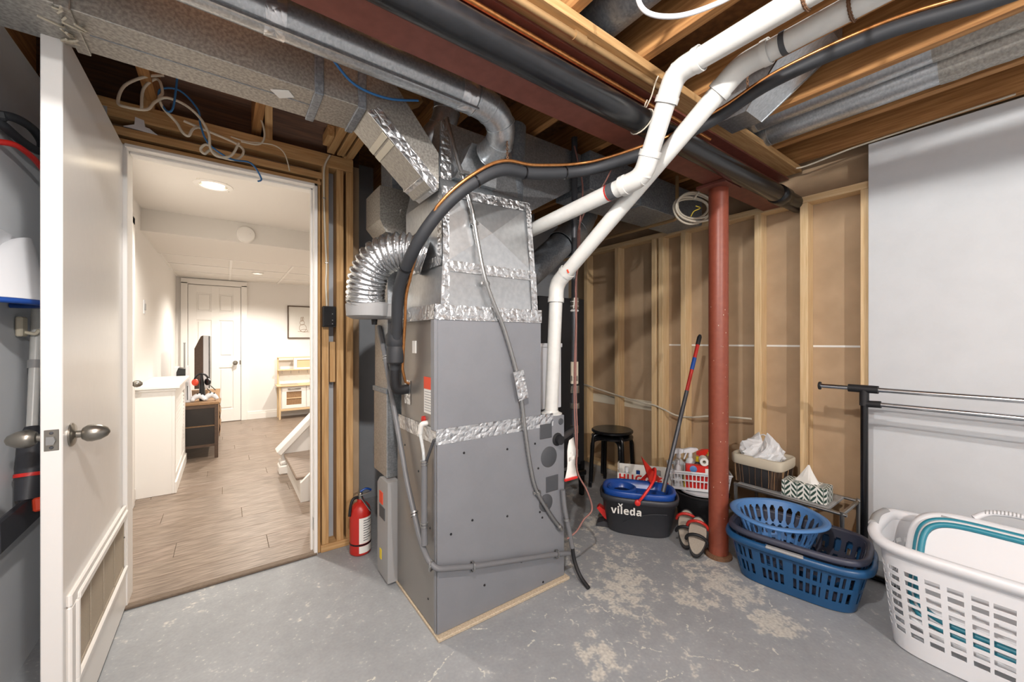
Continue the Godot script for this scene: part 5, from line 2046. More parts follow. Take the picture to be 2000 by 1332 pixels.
func bottle(label: String, at: Vector3, h: float, r: float, body: String, cap: String, trigger := false, turn := 0.0) -> void:
	var t := local_thing("spray_bottle" if trigger else "bottle", label, "bottle", at, turn, "cleaning bottles in the white crate")
	var st := mb()
	lathe(st, Vector3.ZERO, [Vector2(0, 0), Vector2(r * 0.9, 0), Vector2(r, 0.01), Vector2(r, h * 0.62), Vector2(r * 0.8, h * 0.74), Vector2(r * 0.36, h * 0.82), Vector2(r * 0.36, h * 0.86), Vector2(0, h * 0.86)], 18)
	part("body", st, M[body], t)
	st = mb()
	lathe(st, Vector3.ZERO, [Vector2(r * 0.42, h * 0.83), Vector2(r * 0.44, h * 0.86), Vector2(r * 0.4, h), Vector2(0, h)], 16)
	var c := part("cap", st, M[cap], t)
	if trigger:
		st = mb()
		prism(st, PackedVector2Array([Vector2(-0.05, 0.0), Vector2(-0.048, 0.022), Vector2(0.0, 0.034), Vector2(0.045, 0.03), Vector2(0.05, 0.018), Vector2(0.012, 0.0)]), Transform3D(Basis(), Vector3(0, h * 0.97, -0.011)), 0.022)
		bar(st, Vector3(-0.025, h * 0.97 + 0.005, 0), Vector3(-0.045, h * 0.97 - 0.045, 0), 0.012, 0.008, 0.002)
		part("trigger_head", st, M[cap], c)

func build_corner() -> void:
	var st := mb()
	# electrical box and cable on the studs
	var t := thing("electrical_box", "black metal electrical box on the studs beside the doorway", "electrical box", P(0.47, 1.26, 2.40))
	bx(st, 0.435, 0.503, 1.262, 1.378, 2.375, 2.408, 0.003)
	part("case", st, M.black_soft, t)
	st = mb()
	bx(st, 0.44, 0.498, 1.268, 1.372, 2.371, 2.376, 0.002)
	part("cover", st, M.black, t)
	for y: float in [1.28, 1.30, 1.335]:
		st = mb()
		screw_head(st, P(0.483, y, 2.371), Vector3(0, 0, 1), 0.003)
		part("screw", st, M.steel, t)
	t = thing("stud_cable", "cream electrical cable stapled down the stud to the black box", "cable", P(0.46, 1.38, 2.4))
	st = mb()
	tube(st, curve([P(0.475, 2.23, 2.4), P(0.448, 2.16, 2.402), P(0.445, 2.05, 2.402), P(0.447, 1.9, 2.402), P(0.452, 1.75, 2.402), P(0.458, 1.6, 2.402), P(0.455, 1.5, 2.402), P(0.46, 1.375, 2.4)], 5), 0.0055, 8)
	part("cable", st, M.cable, t)
	for q: Array in [[0.446, 1.98], [0.4575, 1.62]]:
		st = mb()
		bx(st, q[0] - 0.008, q[0] + 0.008, q[1], q[1] + 0.006, 2.396, 2.41, 0.001)
		part("staple", st, M.steel, t)
	# fire extinguisher
	var ex := P(0.612, 0, 2.29)
	t = thing("fire_extinguisher", "red fire extinguisher with white label on the floor by the studs", "fire extinguisher", ex)
	st = mb()
	lathe(st, ex, [Vector2(0, 0.002), Vector2(0.05, 0.002), Vector2(0.056, 0.01), Vector2(0.056, 0.225), Vector2(0.05, 0.255), Vector2(0.034, 0.276), Vector2(0.018, 0.284), Vector2(0.018, 0.3), Vector2(0, 0.3)], 32)
	part("cylinder", st, M.red, t)
	st = mb()
	for q: Array in [[0.0, 0.07, 0.21], [0.0, 0.018, 0.056]]:
		var ra := []
		var rb := []
		for k in 13:
			var an := -2.3 + 1.55 * k / 12.0
			var p := Vector3(cos(an + 0.35) * 0.0567, 0, -sin(an + 0.35) * 0.0567)
			ra.append(ex + p + Vector3(0, q[1], 0))
			rb.append(ex + p + Vector3(0, q[2], 0))
		loft(st, [ra, rb], false, false, false)
	var lb := part("label", st, M.paper, t, "white printed label")
	st = mb()
	for k in 9:
		var y := 0.085 + k * 0.0135
		var ra := []
		var rb := []
		for i in 6:
			var an := -1.55 + (0.5 + 0.25 * (k % 3)) * i / 5.0
			var p := Vector3(cos(an) * 0.0572, 0, -sin(an) * 0.0572)
			ra.append(ex + p + Vector3(0, y, 0))
			rb.append(ex + p + Vector3(0, y + 0.004, 0))
		loft(st, [ra, rb], false, false, false)
	part("print", st, M.plug, lb).set_meta("kind", "stuff")
	st = mb()
	band(st, ex + Vector3(0, 0.063, 0), Vector3.UP, 0.056, 0.008, 0.002)
	var br := part("strap", st, M.black, t, "black strap")
	br.set_meta("label", "black strap round the cylinder")
	st = mb()
	bar(st, ex + Vector3(-0.01, 0.318, 0.005), ex + Vector3(0.055, 0.335, 0.02), 0.02, 0.006, 0.002)
	bar(st, ex + Vector3(0.0, 0.31, 0.02), ex + Vector3(0.045, 0.235, 0.045), 0.018, 0.006, 0.002)
	part("lever", st, M.steel, t)
	st = mb()
	lathe(st, ex, [Vector2(0.014, 0.298), Vector2(0.014, 0.325), Vector2(0.01, 0.335), Vector2(0, 0.336)], 14)
	part("valve", st, M.nickel, t)
	st = mb()
	tube(st, curve([ex + Vector3(-0.01, 0.31, 0.0), ex + Vector3(-0.04, 0.31, 0.01), ex + Vector3(-0.055, 0.28, 0.015), ex + Vector3(-0.06, 0.22, 0.01)], 5), 0.008, 10)
	part("hose", st, M.black_soft, t)
	st = mb()
	tube(st, curve([ex + Vector3(0.0, 0.338, 0.0), ex + Vector3(0.03, 0.35, 0.0), ex + Vector3(0.06, 0.335, -0.005)], 4), 0.006, 8)
	part("safety_pin", st, M.blue, t, "blue safety pin")
	# stacked stools
	var sp := P(2.55, 0, 2.12)
	for s in 2:
		t = thing("stool", ["black round stool with tubular legs, lower of the stack", "black round stool seat nested on top of the stack"][s], "stool", sp + Vector3(0, 0.04 * s, 0), "stacked black stools")
		var y := 0.41 + 0.045 * s
		st = mb()
		lathe(st, sp, [Vector2(0, y - 0.012), Vector2(0.15, y - 0.012), Vector2(0.165, y - 0.006), Vector2(0.165, y + 0.006), Vector2(0.155, y + 0.013), Vector2(0, y + 0.014)], 36)
		part("seat", st, M.black, t)
		for k in 4:
			var an := PI / 4 + k * PI / 2 + 0.25 + 0.12 * s
			var dv := Vector3(cos(an), 0, -sin(an))
			st = mb()
			tube(st, bent([sp + dv * 0.05 + Vector3(0, y - 0.022, 0), sp + dv * 0.165 + Vector3(0, y - 0.022, 0), sp + dv * 0.185 + Vector3(0, 0.012 + 0.045 * s, 0)], 0.05, 6), 0.0145, 12)
			var lg := part("leg", st, M.black, t)
			st = mb()
			lathe(st, sp + dv * 0.185 + Vector3(0, 0.045 * s, 0), [Vector2(0, 0), Vector2(0.014, 0), Vector2(0.014, 0.02), Vector2(0, 0.022)], 10)
			part("foot", st, M.black_soft, lg)
	# tall black board
	t = thing("black_board", "tall flat black board on short legs behind the gas pipe", "board", P(2.02, 0, 2.15))
	st = mb()
	bx(st, 1.79, 2.245, 0.24, 1.505, 2.14, 2.165, 0.003)
	part("panel", st, M.black_soft, t)
	for x: float in [1.81, 2.205]:
		st = mb()
		loft(st, [[P(x + 0.005, 0.0, 2.13), P(x + 0.03, 0.0, 2.13), P(x + 0.03, 0.0, 2.16), P(x + 0.005, 0.0, 2.16)], [P(x, 0.26, 2.135), P(x + 0.04, 0.26, 2.135), P(x + 0.04, 0.26, 2.17), P(x, 0.26, 2.17)]], true, true, true, true)
		part("leg", st, M.black, t)
	st = mb()
	bar(st, P(1.83, 0.22, 2.12), P(2.21, 0.19, 2.10), 0.05, 0.04, 0.008)
	part("cross_bar", st, M.black, t)
	# mop bucket
	var bc := P(2.103, 0, 1.541)
	t = local_thing("mop_bucket", "dark grey mop bucket with blue wringer and white lettering", "bucket", bc, -0.93)
	var oval := func(y: float, lx: float, lz: float, n := 48) -> Array:
		var r := []
		for k in n:
			var a := TAU * k / n
			var cx := signf(cos(a)) * pow(absf(cos(a)), 0.62) * lx
			var cz := signf(sin(a)) * pow(absf(sin(a)), 0.62) * lz
			r.append(Vector3(cx, y, -cz))
		return r
	st = mb()
	loft(st, [oval.call(0.002, 0.178, 0.098), oval.call(0.012, 0.186, 0.105), oval.call(0.2, 0.222, 0.128), oval.call(0.202, 0.232, 0.137), oval.call(0.232, 0.236, 0.14), oval.call(0.236, 0.226, 0.13), oval.call(0.2, 0.215, 0.122), oval.call(0.05, 0.18, 0.1)], true, true)
	part("tub", st, M.charcoal, t)
	st = mb()
	loft(st, [oval.call(0.225, 0.212, 0.12), oval.call(0.243, 0.214, 0.122), oval.call(0.26, 0.22, 0.126), oval.call(0.27, 0.21, 0.118), oval.call(0.262, 0.195, 0.104), oval.call(0.235, 0.185, 0.095), oval.call(0.22, 0.17, 0.085)], true, true)
	var wr := part("wringer_tray", st, M.blue, t, "glossy blue wringer tray")
	st = mb()
	lathe(st, Vector3(-0.10, 0, 0), [Vector2(0.055, 0.226), Vector2(0.066, 0.252), Vector2(0.078, 0.262), Vector2(0.088, 0.257), Vector2(0.092, 0.236)], 32)
	part("basket_rim", st, M.blue, wr)
	st = mb()
	lathe(st, Vector3(-0.10, 0, 0), [Vector2(0, 0.229), Vector2(0.056, 0.229), Vector2(0.056, 0.2315), Vector2(0, 0.232)], 28)
	part("basket_well", st, M.black, wr)
	st = mb()
	var han := curve([Vector3(-0.005, 0.222, 0.146), Vector3(0.03, 0.27, 0.15), Vector3(0.085, 0.345, 0.10), Vector3(0.10, 0.385, 0.0), Vector3(0.085, 0.345, -0.10), Vector3(0.03, 0.27, -0.15), Vector3(-0.005, 0.222, -0.146)], 6)
	tube(st, han, 0.0085, 10)
	var hd := part("carry_handle", st, M.red_bright, t, "red carrying handle")
	for s: float in [-1.0, 1.0]:
		st = mb()
		lathe(st, Vector3(-0.005, 0.222, 0.138 * s), [Vector2(0, 0), Vector2(0.017, 0), Vector2(0.017, 0.016), Vector2(0.01, 0.02), Vector2(0, 0.02)], 16, Basis(Vector3.RIGHT, PI / 2 * s))
		part("pivot", st, M.red_bright, hd)
	st = mb()
	tube(st, curve([Vector3(-0.09, 0.075, 0.1115), Vector3(-0.02, 0.12, 0.1195), Vector3(0.07, 0.15, 0.1215), Vector3(0.16, 0.155, 0.113)], 6), 0.002, 6)
	part("moulded_line", st, M.charcoal, t)
	var tilt := Basis(Vector3.RIGHT, 0.12)
	lettering("lettering", "vileda", 0.062, 0.002, M.paper, t, Vector3(-0.07, 0.155, 0.1265), tilt)
	st = mb()
	prism(st, PackedVector2Array([Vector2(-0.014, 0.012), Vector2(-0.007, 0.012), Vector2(0, 0.002), Vector2(0.007, 0.012), Vector2(0.014, 0.012), Vector2(0.004, -0.006), Vector2(-0.004, -0.006)]), Transform3D(tilt, Vector3(-0.104, 0.187, 0.129)), 0.002)
	part("letter_mark", st, M.paper, t)
	st = mb()
	prism(st, PackedVector2Array([Vector2(-0.07, 0.0), Vector2(0.02, 0.0), Vector2(0.02, 0.03), Vector2(-0.02, 0.035), Vector2(-0.06, 0.02)]), Transform3D(Basis(), Vector3(-0.19, 0.003, -0.04)), 0.08)
	var pd := part("foot_pedal", st, M.charcoal, t)
	st = mb()
	prism(st, PackedVector2Array([Vector2(0, 0), Vector2(0.025, -0.01), Vector2(0.005, 0.05), Vector2(-0.035, 0.075), Vector2(-0.05, 0.06)]), Transform3D(Basis(), Vector3(-0.205, 0.05, -0.025)), 0.05)
	part("pedal_pad", st, M.red_bright, pd, "red foot pedal")
	# mop leaning from the bucket towards the studs
	t = thing("mop", "red and grey mop handle with triangular red head leaning from the bucket", "mop", P(2.13, 0.27, 1.36))
	var m0 := P(2.13, 0.275, 1.385)
	var m1 := P(2.56, 1.225, 1.39)
	var along := m1 - m0
	st = mb()
	tube(st, [m0, m0 + along * 0.62], 0.0125, 14)
	part("lower_shaft", st, M.iron, t)
	st = mb()
	tube(st, [m0 + along * 0.62, m0 + along * 0.95], 0.0115, 14)
	part("upper_shaft", st, M.red, t)
	st = mb()
	tube(st, [m0 + along * 0.93, m0 + along * 0.985, m1], [0.014, 0.014, 0.008], 14)
	part("grip", st, M.black_soft, t)
	st = mb()
	tube(st, [m0 + along * 0.76, m0 + along * 0.84], 0.0128, 14)
	part("label_sleeve", st, M.blue, t)
	st = mb()
	loft(st, [[P(2.14, 0.30, 1.48), P(2.20, 0.42, 1.58), P(2.24, 0.30, 1.47)], [P(2.15, 0.31, 1.50), P(2.21, 0.43, 1.60), P(2.25, 0.31, 1.49)]], true, true, true, true)
	part("head", st, M.red, t, "red triangular mop head")
	# sandals
	for s in 2:
		var at: Vector3 = [P(2.175, 0.085, 1.262), P(2.135, 0.085, 1.175)][s]
		t = local_thing("sandal", ["grey footbed sandal with red straps beside the bucket", "grey footbed sandal with red straps against the post base"][s], "sandal", at, 0.0, "pair of sandals by the post")
		t.rotation = Vector3(0.0, [0.5, 0.4][s], 0.72)
		var sole := PackedVector2Array()
		for k in 28:
			var a := TAU * k / 28
			sole.append(Vector2(cos(a) * 0.115, sin(a) * (0.05 + 0.006 * cos(a + 0.4))))
		st = mb()
		prism(st, sole, Transform3D(Basis(Vector3.RIGHT, -PI / 2), Vector3(0, 0.001, 0)), 0.02)
		part("sole", st, M.black_soft, t)
		st = mb()
		var bed := PackedVector2Array()
		for p in sole:
			bed.append(p * 0.9)
		prism(st, bed, Transform3D(Basis(Vector3.RIGHT, -PI / 2), Vector3(0, 0.021, 0)), 0.008)
		part("footbed", st, M.suede, t)
		for q: Array in [[0.045, 0.055], [-0.03, 0.05]]:
			st = mb()
			var arc := []
			for k in 11:
				var a := PI * k / 10.0
				arc.append(Vector3(q[0] + 0.012 * sin(a), 0.02 + sin(a) * q[1], cos(a) * 0.054))
			tube(st, arc, 0.0085, 6)
			part("strap", st, M.red if q[0] > 0 else M.black_soft, t)
	# black bin
	var bn := P(2.545, 0, 1.375)
	t = thing("black_bin", "round black plastic bin behind the mop bucket", "bin", bn)
	st = mb()
	lathe(st, bn, [Vector2(0, 0.002), Vector2(0.135, 0.002), Vector2(0.14, 0.008), Vector2(0.165, 0.185), Vector2(0.17, 0.188), Vector2(0.17, 0.196), Vector2(0.158, 0.198), Vector2(0.13, 0.02), Vector2(0, 0.02)], 40)
	part("shell", st, M.black_soft, t)
	t = thing("plastic_tray", "white plastic tray lying across the black bin", "tray", P(2.545, 0.198, 1.375))
	st = mb()
	lathe(st, P(2.545, 0.198, 1.375), [Vector2(0, 0.0), Vector2(0.135, 0.0), Vector2(0.14, 0.012), Vector2(0.128, 0.013), Vector2(0.124, 0.006), Vector2(0, 0.006)], 36)
	part("disc", st, M.white_plastic, t)
	# white crate of cleaning things on top of the bin
	var cr := P(2.55, 0.214, 1.40)
	t = local_thing("plastic_crate", "white lattice plastic crate of cleaning bottles on the black bin", "crate", cr, -0.95)
	st = mb()
	var wall := func(u: float, v: float) -> Vector3:
		var a := TAU * u + PI / 4
		var px := clampf(cos(a) * 1.5, -1, 1) * (0.165 + 0.018 * v)
		var pz := clampf(sin(a) * 1.5, -1, 1) * (0.095 + 0.015 * v)
		return Vector3(px, 0.12 * v, -pz)
	var slots := func(u: float, v: float) -> bool:
		var k := fmod(u * 72.0, 1.0)
		return k > 0.3 and ((v > 0.14 and v < 0.48) or (v > 0.56 and v < 0.86))
	pierced(st, wall, 288, 14, slots, 0.003)
	bx(st, -0.165, 0.165, 0.0, 0.003, -0.095, 0.095)
	part("lattice", st, M.white_plastic, t)
	st = mb()
	var rim := []
	for k in 96:
		var p: Vector3 = wall.call(k / 96.0, 1.0)
		rim.append(p)
	tube(st, rim, 0.0065, 8, false, true)
	part("rim", st, M.white_plastic, t)
	var tr := Transform3D(Basis(Vector3.UP, -0.95), cr)
	bottle("clear spray bottle with white trigger at the back of the crate", tr * Vector3(-0.115, 0.004, -0.045), 0.2, 0.034, "clear_plastic", "white_plastic", true, -0.8)
	bottle("lilac spray bottle with pale trigger in the crate", tr * Vector3(-0.04, 0.004, -0.055), 0.21, 0.032, "bag", "white_plastic", true, -0.6)
	bottle("dark bottle with small yellow cap in the crate", tr * Vector3(0.0, 0.004, -0.015), 0.19, 0.026, "charcoal", "yellow")
	bottle("bottle with big red cap in the crate", tr * Vector3(0.04, 0.004, -0.052), 0.205, 0.034, "white_plastic", "red_bright", true, -0.3)
	bottle("clear bottle with yellow trigger beside the post", tr * Vector3(0.115, 0.004, -0.05), 0.2, 0.032, "clear_plastic", "yellow", true, -0.9)
	bottle("white pump bottle in front of the red carton", tr * Vector3(-0.125, 0.004, 0.03), 0.17, 0.026, "white_plastic", "white_plastic")
	bottle("blue capped bottle at the crate corner", tr * Vector3(-0.07, 0.004, 0.045), 0.13, 0.022, "yellow", "blue")
	t = local_thing("red_carton", "red printed carton standing in the white crate", "box", tr * Vector3(-0.005, 0.004, 0.055), -0.95)
	st = mb()
	bx(st, -0.075, 0.075, 0, 0.155, -0.02, 0.02, 0.002)
	part("carton", st, M.red_bright, t)
	st = mb()
	lathe(st, Vector3(-0.03, 0.13, 0.02), [Vector2(0.022, 0), Vector2(0.018, 0.002), Vector2(0, 0.0025)], 20, Basis(Vector3.RIGHT, PI / 2))
	part("blue_print", st, M.steel_blue, t)
	st = mb()
	bx(st, 0.04, 0.065, 0.1, 0.14, -0.0215, -0.0195)
	part("white_print", st, M.paper, t)
	t = local_thing("paper_roll", "white paper roll lying on the red carton", "roll", tr * Vector3(0.03, 0.186, 0.035), -0.95)
	st = mb()
	lathe(st, Vector3.ZERO, [Vector2(0.011, -0.03), Vector2(0.026, -0.03), Vector2(0.026, 0.04), Vector2(0.011, 0.04), Vector2(0.011, -0.03)], 24, Basis(Vector3.RIGHT, PI / 2))
	part("paper", st, M.paper, t)
	st = mb()
	lathe(st, Vector3.ZERO, [Vector2(0.0095, -0.0305), Vector2(0.0112, -0.0305), Vector2(0.0112, 0.0405), Vector2(0.0095, 0.0405)], 16, Basis(Vector3.RIGHT, PI / 2))
	part("core", st, M.board_brown, t)
	t = local_thing("wipes_tub", "dark tub with printed label beside the red post", "tub", tr * Vector3(0.12, 0.004, 0.045), 0.0)
	st = mb()
	lathe(st, Vector3.ZERO, [Vector2(0, 0), Vector2(0.038, 0), Vector2(0.04, 0.15), Vector2(0.034, 0.165), Vector2(0, 0.166)], 24)
	part("tub", st, M.charcoal, t)
	st = mb()
	lathe(st, Vector3.ZERO, [Vector2(0.0395, 0.05), Vector2(0.0405, 0.052), Vector2(0.0405, 0.1), Vector2(0.0395, 0.102)], 24)
	part("label", st, M.paper, t)
	# diaper box
	var hx := P(2.47, 0, 1.75)
	t = local_thing("diaper_box", "white cardboard box with red lettering behind the mop bucket", "box", hx, -0.95)
	st = mb()
	bx(st, -0.19, 0.19, 0.0, 0.25, 0.098, 0.1, 0.0)
	bx(st, -0.19, 0.19, 0.0, 0.24, -0.1, -0.098, 0.0)
	bx(st, -0.19, -0.188, 0.0, 0.24, -0.098, 0.098)
	bx(st, 0.188, 0.19, 0.0, 0.24, -0.098, 0.098)
	bx(st, -0.188, 0.188, 0.0, 0.002, -0.098, 0.098)
	part("carton", st, M.paper, t)
	lettering("lettering", "HUGGIES", 0.078, 0.002, M.red_bright, t, Vector3(-0.015, 0.205, 0.101), Basis())
	st = mb()
	bar(st, Vector3(-0.19, 0.24, -0.1), Vector3(-0.19, 0.262, 0.02), 0.004, 0.05, 0.0)
	part("flap", st, M.paper, t)
	var inner := Transform3D(Basis(Vector3.UP, -0.95), hx)
	var stuff := [[-0.13, 0.0, 0.24, 0.03, "clear_plastic", "white_plastic", "clear bottle standing in the diaper box"], [-0.05, 0.03, 0.23, 0.028, "deep_blue", "blue", "blue bottle standing in the diaper box"], [0.09, 0.02, 0.24, 0.03, "cream", "grey_plastic", "pale bottle at the right end of the diaper box"]]
	for q: Array in stuff:
		t = local_thing("bottle", q[6], "bottle", inner * Vector3(q[0], 0.003, q[1]), 0.0)
		st = mb()
		lathe(st, Vector3.ZERO, [Vector2(0, 0), Vector2(q[3], 0), Vector2(q[3], q[2] * 0.8), Vector2(q[3] * 0.45, q[2] * 0.93), Vector2(0, q[2] * 0.93)], 18)
		part("body", st, M[q[4]], t)
		st = mb()
		lathe(st, Vector3.ZERO, [Vector2(q[3] * 0.5, q[2] * 0.9), Vector2(q[3] * 0.5, q[2] * 1.05), Vector2(0, q[2] * 1.06)], 16)
		part("cap", st, M[q[5]], t)
	# grey shelf
	t = thing("metal_shelf", "low grey metal shelf along the stud wall", "shelf", P(2.65, 0, 1.0))
	st = mb()
	bx(st, 2.565, 2.83, 0.288, 0.304, 0.7, 1.16, 0.003)
	part("top", st, M.grey_plastic, t)
	st = mb()
	bx(st, 2.565, 2.83, 0.09, 0.1, 0.7, 1.16, 0.002)
	part("lower_shelf", st, M.iron, t)
	st = mb()
	tube(st, [P(2.555, 0.296, 0.62), P(2.555, 0.296, 1.17)], 0.009, 10)
	part("front_rail", st, M.steel, t)
	st = mb()
	tube(st, [P(2.84, 0.296, 0.62), P(2.84, 0.296, 1.17)], 0.009, 10)
	part("rear_rail", st, M.steel, t)
	for q: Array in [[2.555, 0.64], [2.84, 0.64], [2.555, 1.16], [2.84, 1.16]]:
		st = mb()
		tube(st, [P(q[0], 0.0, q[1]), P(q[0], 0.31, q[1])], 0.01, 12)
		part("leg", st, M.steel, t)
	st = mb()
	bar(st, P(2.555, 0.296, 0.64), P(2.84, 0.296, 0.64), 0.016, 0.016, 0.003)
	part("end_rail", st, M.steel, t)
	# shoes on the lower shelf
	for k in 3:
		t = local_thing("shoe", ["dark slip-on shoe at the left of the lower shelf", "dark slip-on shoe in the middle of the lower shelf", "dark slip-on shoe at the right of the lower shelf"][k], "shoe", P(2.71, 0.101, 1.08 - 0.13 * k), 0.0, "shoes on the low shelf")
		st = mb()
		var rs := []
		for i in 9:
			var x := -0.13 + 0.0325 * i
			var wd: float = 0.036 + 0.01 * sin(i * 0.5)
			var h: float = [0.055, 0.06, 0.055, 0.05, 0.05, 0.055, 0.06, 0.065, 0.06][i]
			if i == 0 or i == 8:
				wd *= 0.6
			var rg := []
			for j in 10:
				var a := PI * j / 9.0
				rg.append(Vector3(x, sin(a) * h, -cos(a) * wd))
			rs.append(rg)
		loft(st, rs, true, true)
		part("upper", st, M.slate if k != 1 else M.black_soft, t)
		st = mb()
		bx(st, -0.13, 0.13, 0.0, 0.014, -0.04, 0.04, 0.005)
		part("sole", st, M.white_plastic, t)
	# wicker basket
	var wk := P(2.70, 0.305, 1.065)
	t = local_thing("wicker_basket", "dark wicker basket with cream cloth liner on the shelf", "basket", wk, PI / 2)
	var rect := func(y: float, lx: float, lz: float) -> Array:
		var r := []
		for k in 40:
			var a := TAU * k / 40
			var cx := signf(cos(a)) * pow(absf(cos(a)), 0.3) * lx
			var cz := signf(sin(a)) * pow(absf(sin(a)), 0.3) * lz
			r.append(Vector3(cx, y, -cz))
		return r
	st = mb()
	loft(st, [rect.call(0.002, 0.125, 0.1), rect.call(0.16, 0.138, 0.112), rect.call(0.16, 0.13, 0.104), rect.call(0.02, 0.118, 0.092)], true, true)
	part("core", st, M.black_soft, t)
	for k in 84:
		var u := k / 84.0
		var lo: Array = rect.call(0.004, 0.127, 0.102)
		var hi: Array = rect.call(0.158, 0.14, 0.114)
		var i := int(u * 40) % 40
		var f := fmod(u * 40, 1.0)
		var a: Vector3 = lo[i].lerp(lo[(i + 1) % 40], f)
		var b: Vector3 = hi[i].lerp(hi[(i + 1) % 40], f)
		st = mb()
		var thin := 0.0026 + 0.0012 * sin(k * 2.7)
		tube(st, [a, a.lerp(b, 0.33) + Vector3(sin(k * 2.1), 0, cos(k * 1.3)) * 0.002, a.lerp(b, 0.7) + Vector3(cos(k * 1.7), 0, sin(k)) * 0.002, b], thin, 5)
		part("willow_rod", st, [M.wicker, M.dark_wood, M.wicker, M.board_brown, M.dark_wood][(k * 7 + k / 3) % 5], t)
	st = mb()
	loft(st, [rect.call(0.116, 0.141, 0.115), rect.call(0.125, 0.146, 0.12), rect.call(0.17, 0.147, 0.121), rect.call(0.178, 0.14, 0.113), rect.call(0.165, 0.128, 0.102), rect.call(0.05, 0.116, 0.09)], false, false)
	part("cloth_liner", st, M.linen, t)
	st = mb()
	tube(st, curve([Vector3(0.04, 0.115, 0.122), Vector3(0.045, 0.08, 0.124), Vector3(0.04, 0.05, 0.122), Vector3(0.0, 0.036, 0.12), Vector3(-0.03, 0.034, 0.118)], 5), 0.006, 8)
	part("cord_handle", st, M.cream, t)
	# plastic bag heaped in the basket
	t = local_thing("plastic_bag", "crumpled translucent white plastic bag heaped in the wicker basket", "bag", wk + Vector3(0, 0.12, 0), PI / 2)
	st = mb()
	var nz := FastNoiseLite.new()
	nz.seed = 31
	nz.frequency = 9.0
	var rg2 := []
	for j in 13:
		var v := j / 12.0
		var rr := []
		for k in 36:
			var a := TAU * k / 36
			var f := pow(sin(PI * (0.12 + v * 0.86)), 0.6)
			var n := nz.get_noise_3d(cos(a) * 0.12, v * 0.2, sin(a) * 0.12)
			var hh := v * (0.13 + 0.045 * cos(a * 2.0 + 0.6) + 0.05 * n)
			rr.append(Vector3(cos(a) * 0.12 * f * (1.0 + 0.5 * n), hh, -sin(a) * 0.095 * f * (1.0 + 0.5 * n)))
		rg2.append(rr)
	loft(st, rg2, true, true, true, true)
	part("film", st, M.bag, t)
	st = mb()
	tube(st, curve([Vector3(0.02, 0.05, 0.10), Vector3(0.07, 0.065, 0.12), Vector3(0.12, 0.07, 0.125), Vector3(0.165, 0.055, 0.13), Vector3(0.18, 0.03, 0.135)], 5), [0.004, 0.004, 0.004, 0.004, 0.005, 0.005, 0.006, 0.006, 0.007, 0.007, 0.008, 0.008, 0.009, 0.009, 0.009, 0.009, 0.009, 0.009, 0.008, 0.008, 0.006], 8)
	part("twisted_handle", st, M.white_plastic, t)
	st = mb()
	var ar := []
	for k in 12:
		var a := PI * k / 11.0
		ar.append(Vector3(0.02 + cos(a) * 0.03, 0.12 + sin(a) * 0.045, 0.06))
	tube(st, ar, 0.004, 6)
	part("loop_handle", st, M.white_plastic, t)
	# tissue box
	var tb := P(2.645, 0.305, 0.82)
	t = local_thing("tissue_box", "tissue box printed with dark green leaves, tissue standing up", "tissue box", tb, PI / 2 + 0.06)
	st = mb()
	bx(st, -0.105, 0.105, 0.0, 0.085, -0.06, 0.06, 0.002)
	part("carton", st, M.leafy, t)
	st = mb()
	var tis := []
	for j in 7:
		var v := j / 6.0
		var rr := []
		for k in 12:
			var a := TAU * k / 12
			var wd := 0.05 * (1.0 - v) * (1.0 - v * 0.2) + 0.004
			rr.append(Vector3(0.0 + cos(a) * wd - 0.01 * v + 0.01 * sin(a * 3.0) * (1 - v), 0.084 + v * 0.10, -sin(a) * wd * 0.35 + 0.008 * sin(a * 2.0 + v * 3.0) * (1 - v)))
		tis.append(rr)
	loft(st, tis, true, true, true, true)
	part("tissue", st, M.paper, t)
	# garment rack
	t = thing("garment_rack", "black and chrome garment rack with two rails before the white wall", "clothes rack", P(2.6, 0, 0.56))
	st = mb()
	tube(st, [P(2.6, 0.03, 0.563), P(2.6, 0.9, 0.563)], 0.0155, 18)
	part("post", st, M.black, t)
	st = mb()
	tube(st, [P(2.6, 0.86, 0.563), P(2.6, 0.945, 0.563)], 0.019, 18)
	var cn := part("connector", st, M.black_soft, t)
	st = mb()
	tube(st, [P(2.6, 0.943, 0.51), P(2.6, 0.943, 0.625)], 0.0195, 18)
	tube(st, [P(2.6, 0.868, 0.575), P(2.6, 0.872, 0.50)], 0.017, 18)
	part("socket", st, M.black_soft, cn)
	st = mb()
	tube(st, [P(2.6, 0.943, 0.745), P(2.6, 0.943, -0.6)], 0.012, 18)
	part("top_rail", st, M.chrome, t)
	st = mb()
	tube(st, [P(2.6, 0.872, 0.5), P(2.6, 0.872, -0.6)], 0.012, 18)
	part("lower_rail", st, M.chrome, t)
	st = mb()
	lathe(st, P(2.6, 0.943, 0.742), [Vector2(0, 0), Vector2(0.021, 0), Vector2(0.021, 0.008), Vector2(0.01, 0.012), Vector2(0, 0.012)], 18, Basis(Vector3.RIGHT, -PI / 2))
	part("end_cap", st, M.black_soft, t)
	st = mb()
	tube(st, [P(2.6, 0.0155, 0.75), P(2.6, 0.0155, 0.40)], 0.015, 14)
	part("foot_bar", st, M.black, t)
	st = mb()
	tube(st, [P(2.6, 0.0, -0.55), P(2.6, 0.945, -0.55)], 0.0155, 18)
	part("post", st, M.black, t)
	# wavy cable stapled along the studs
	t = thing("wall_cable", "pale grey cable drooping between the studs above the floor", "cable", P(2.955, 0.62, 1.8))
	st = mb()
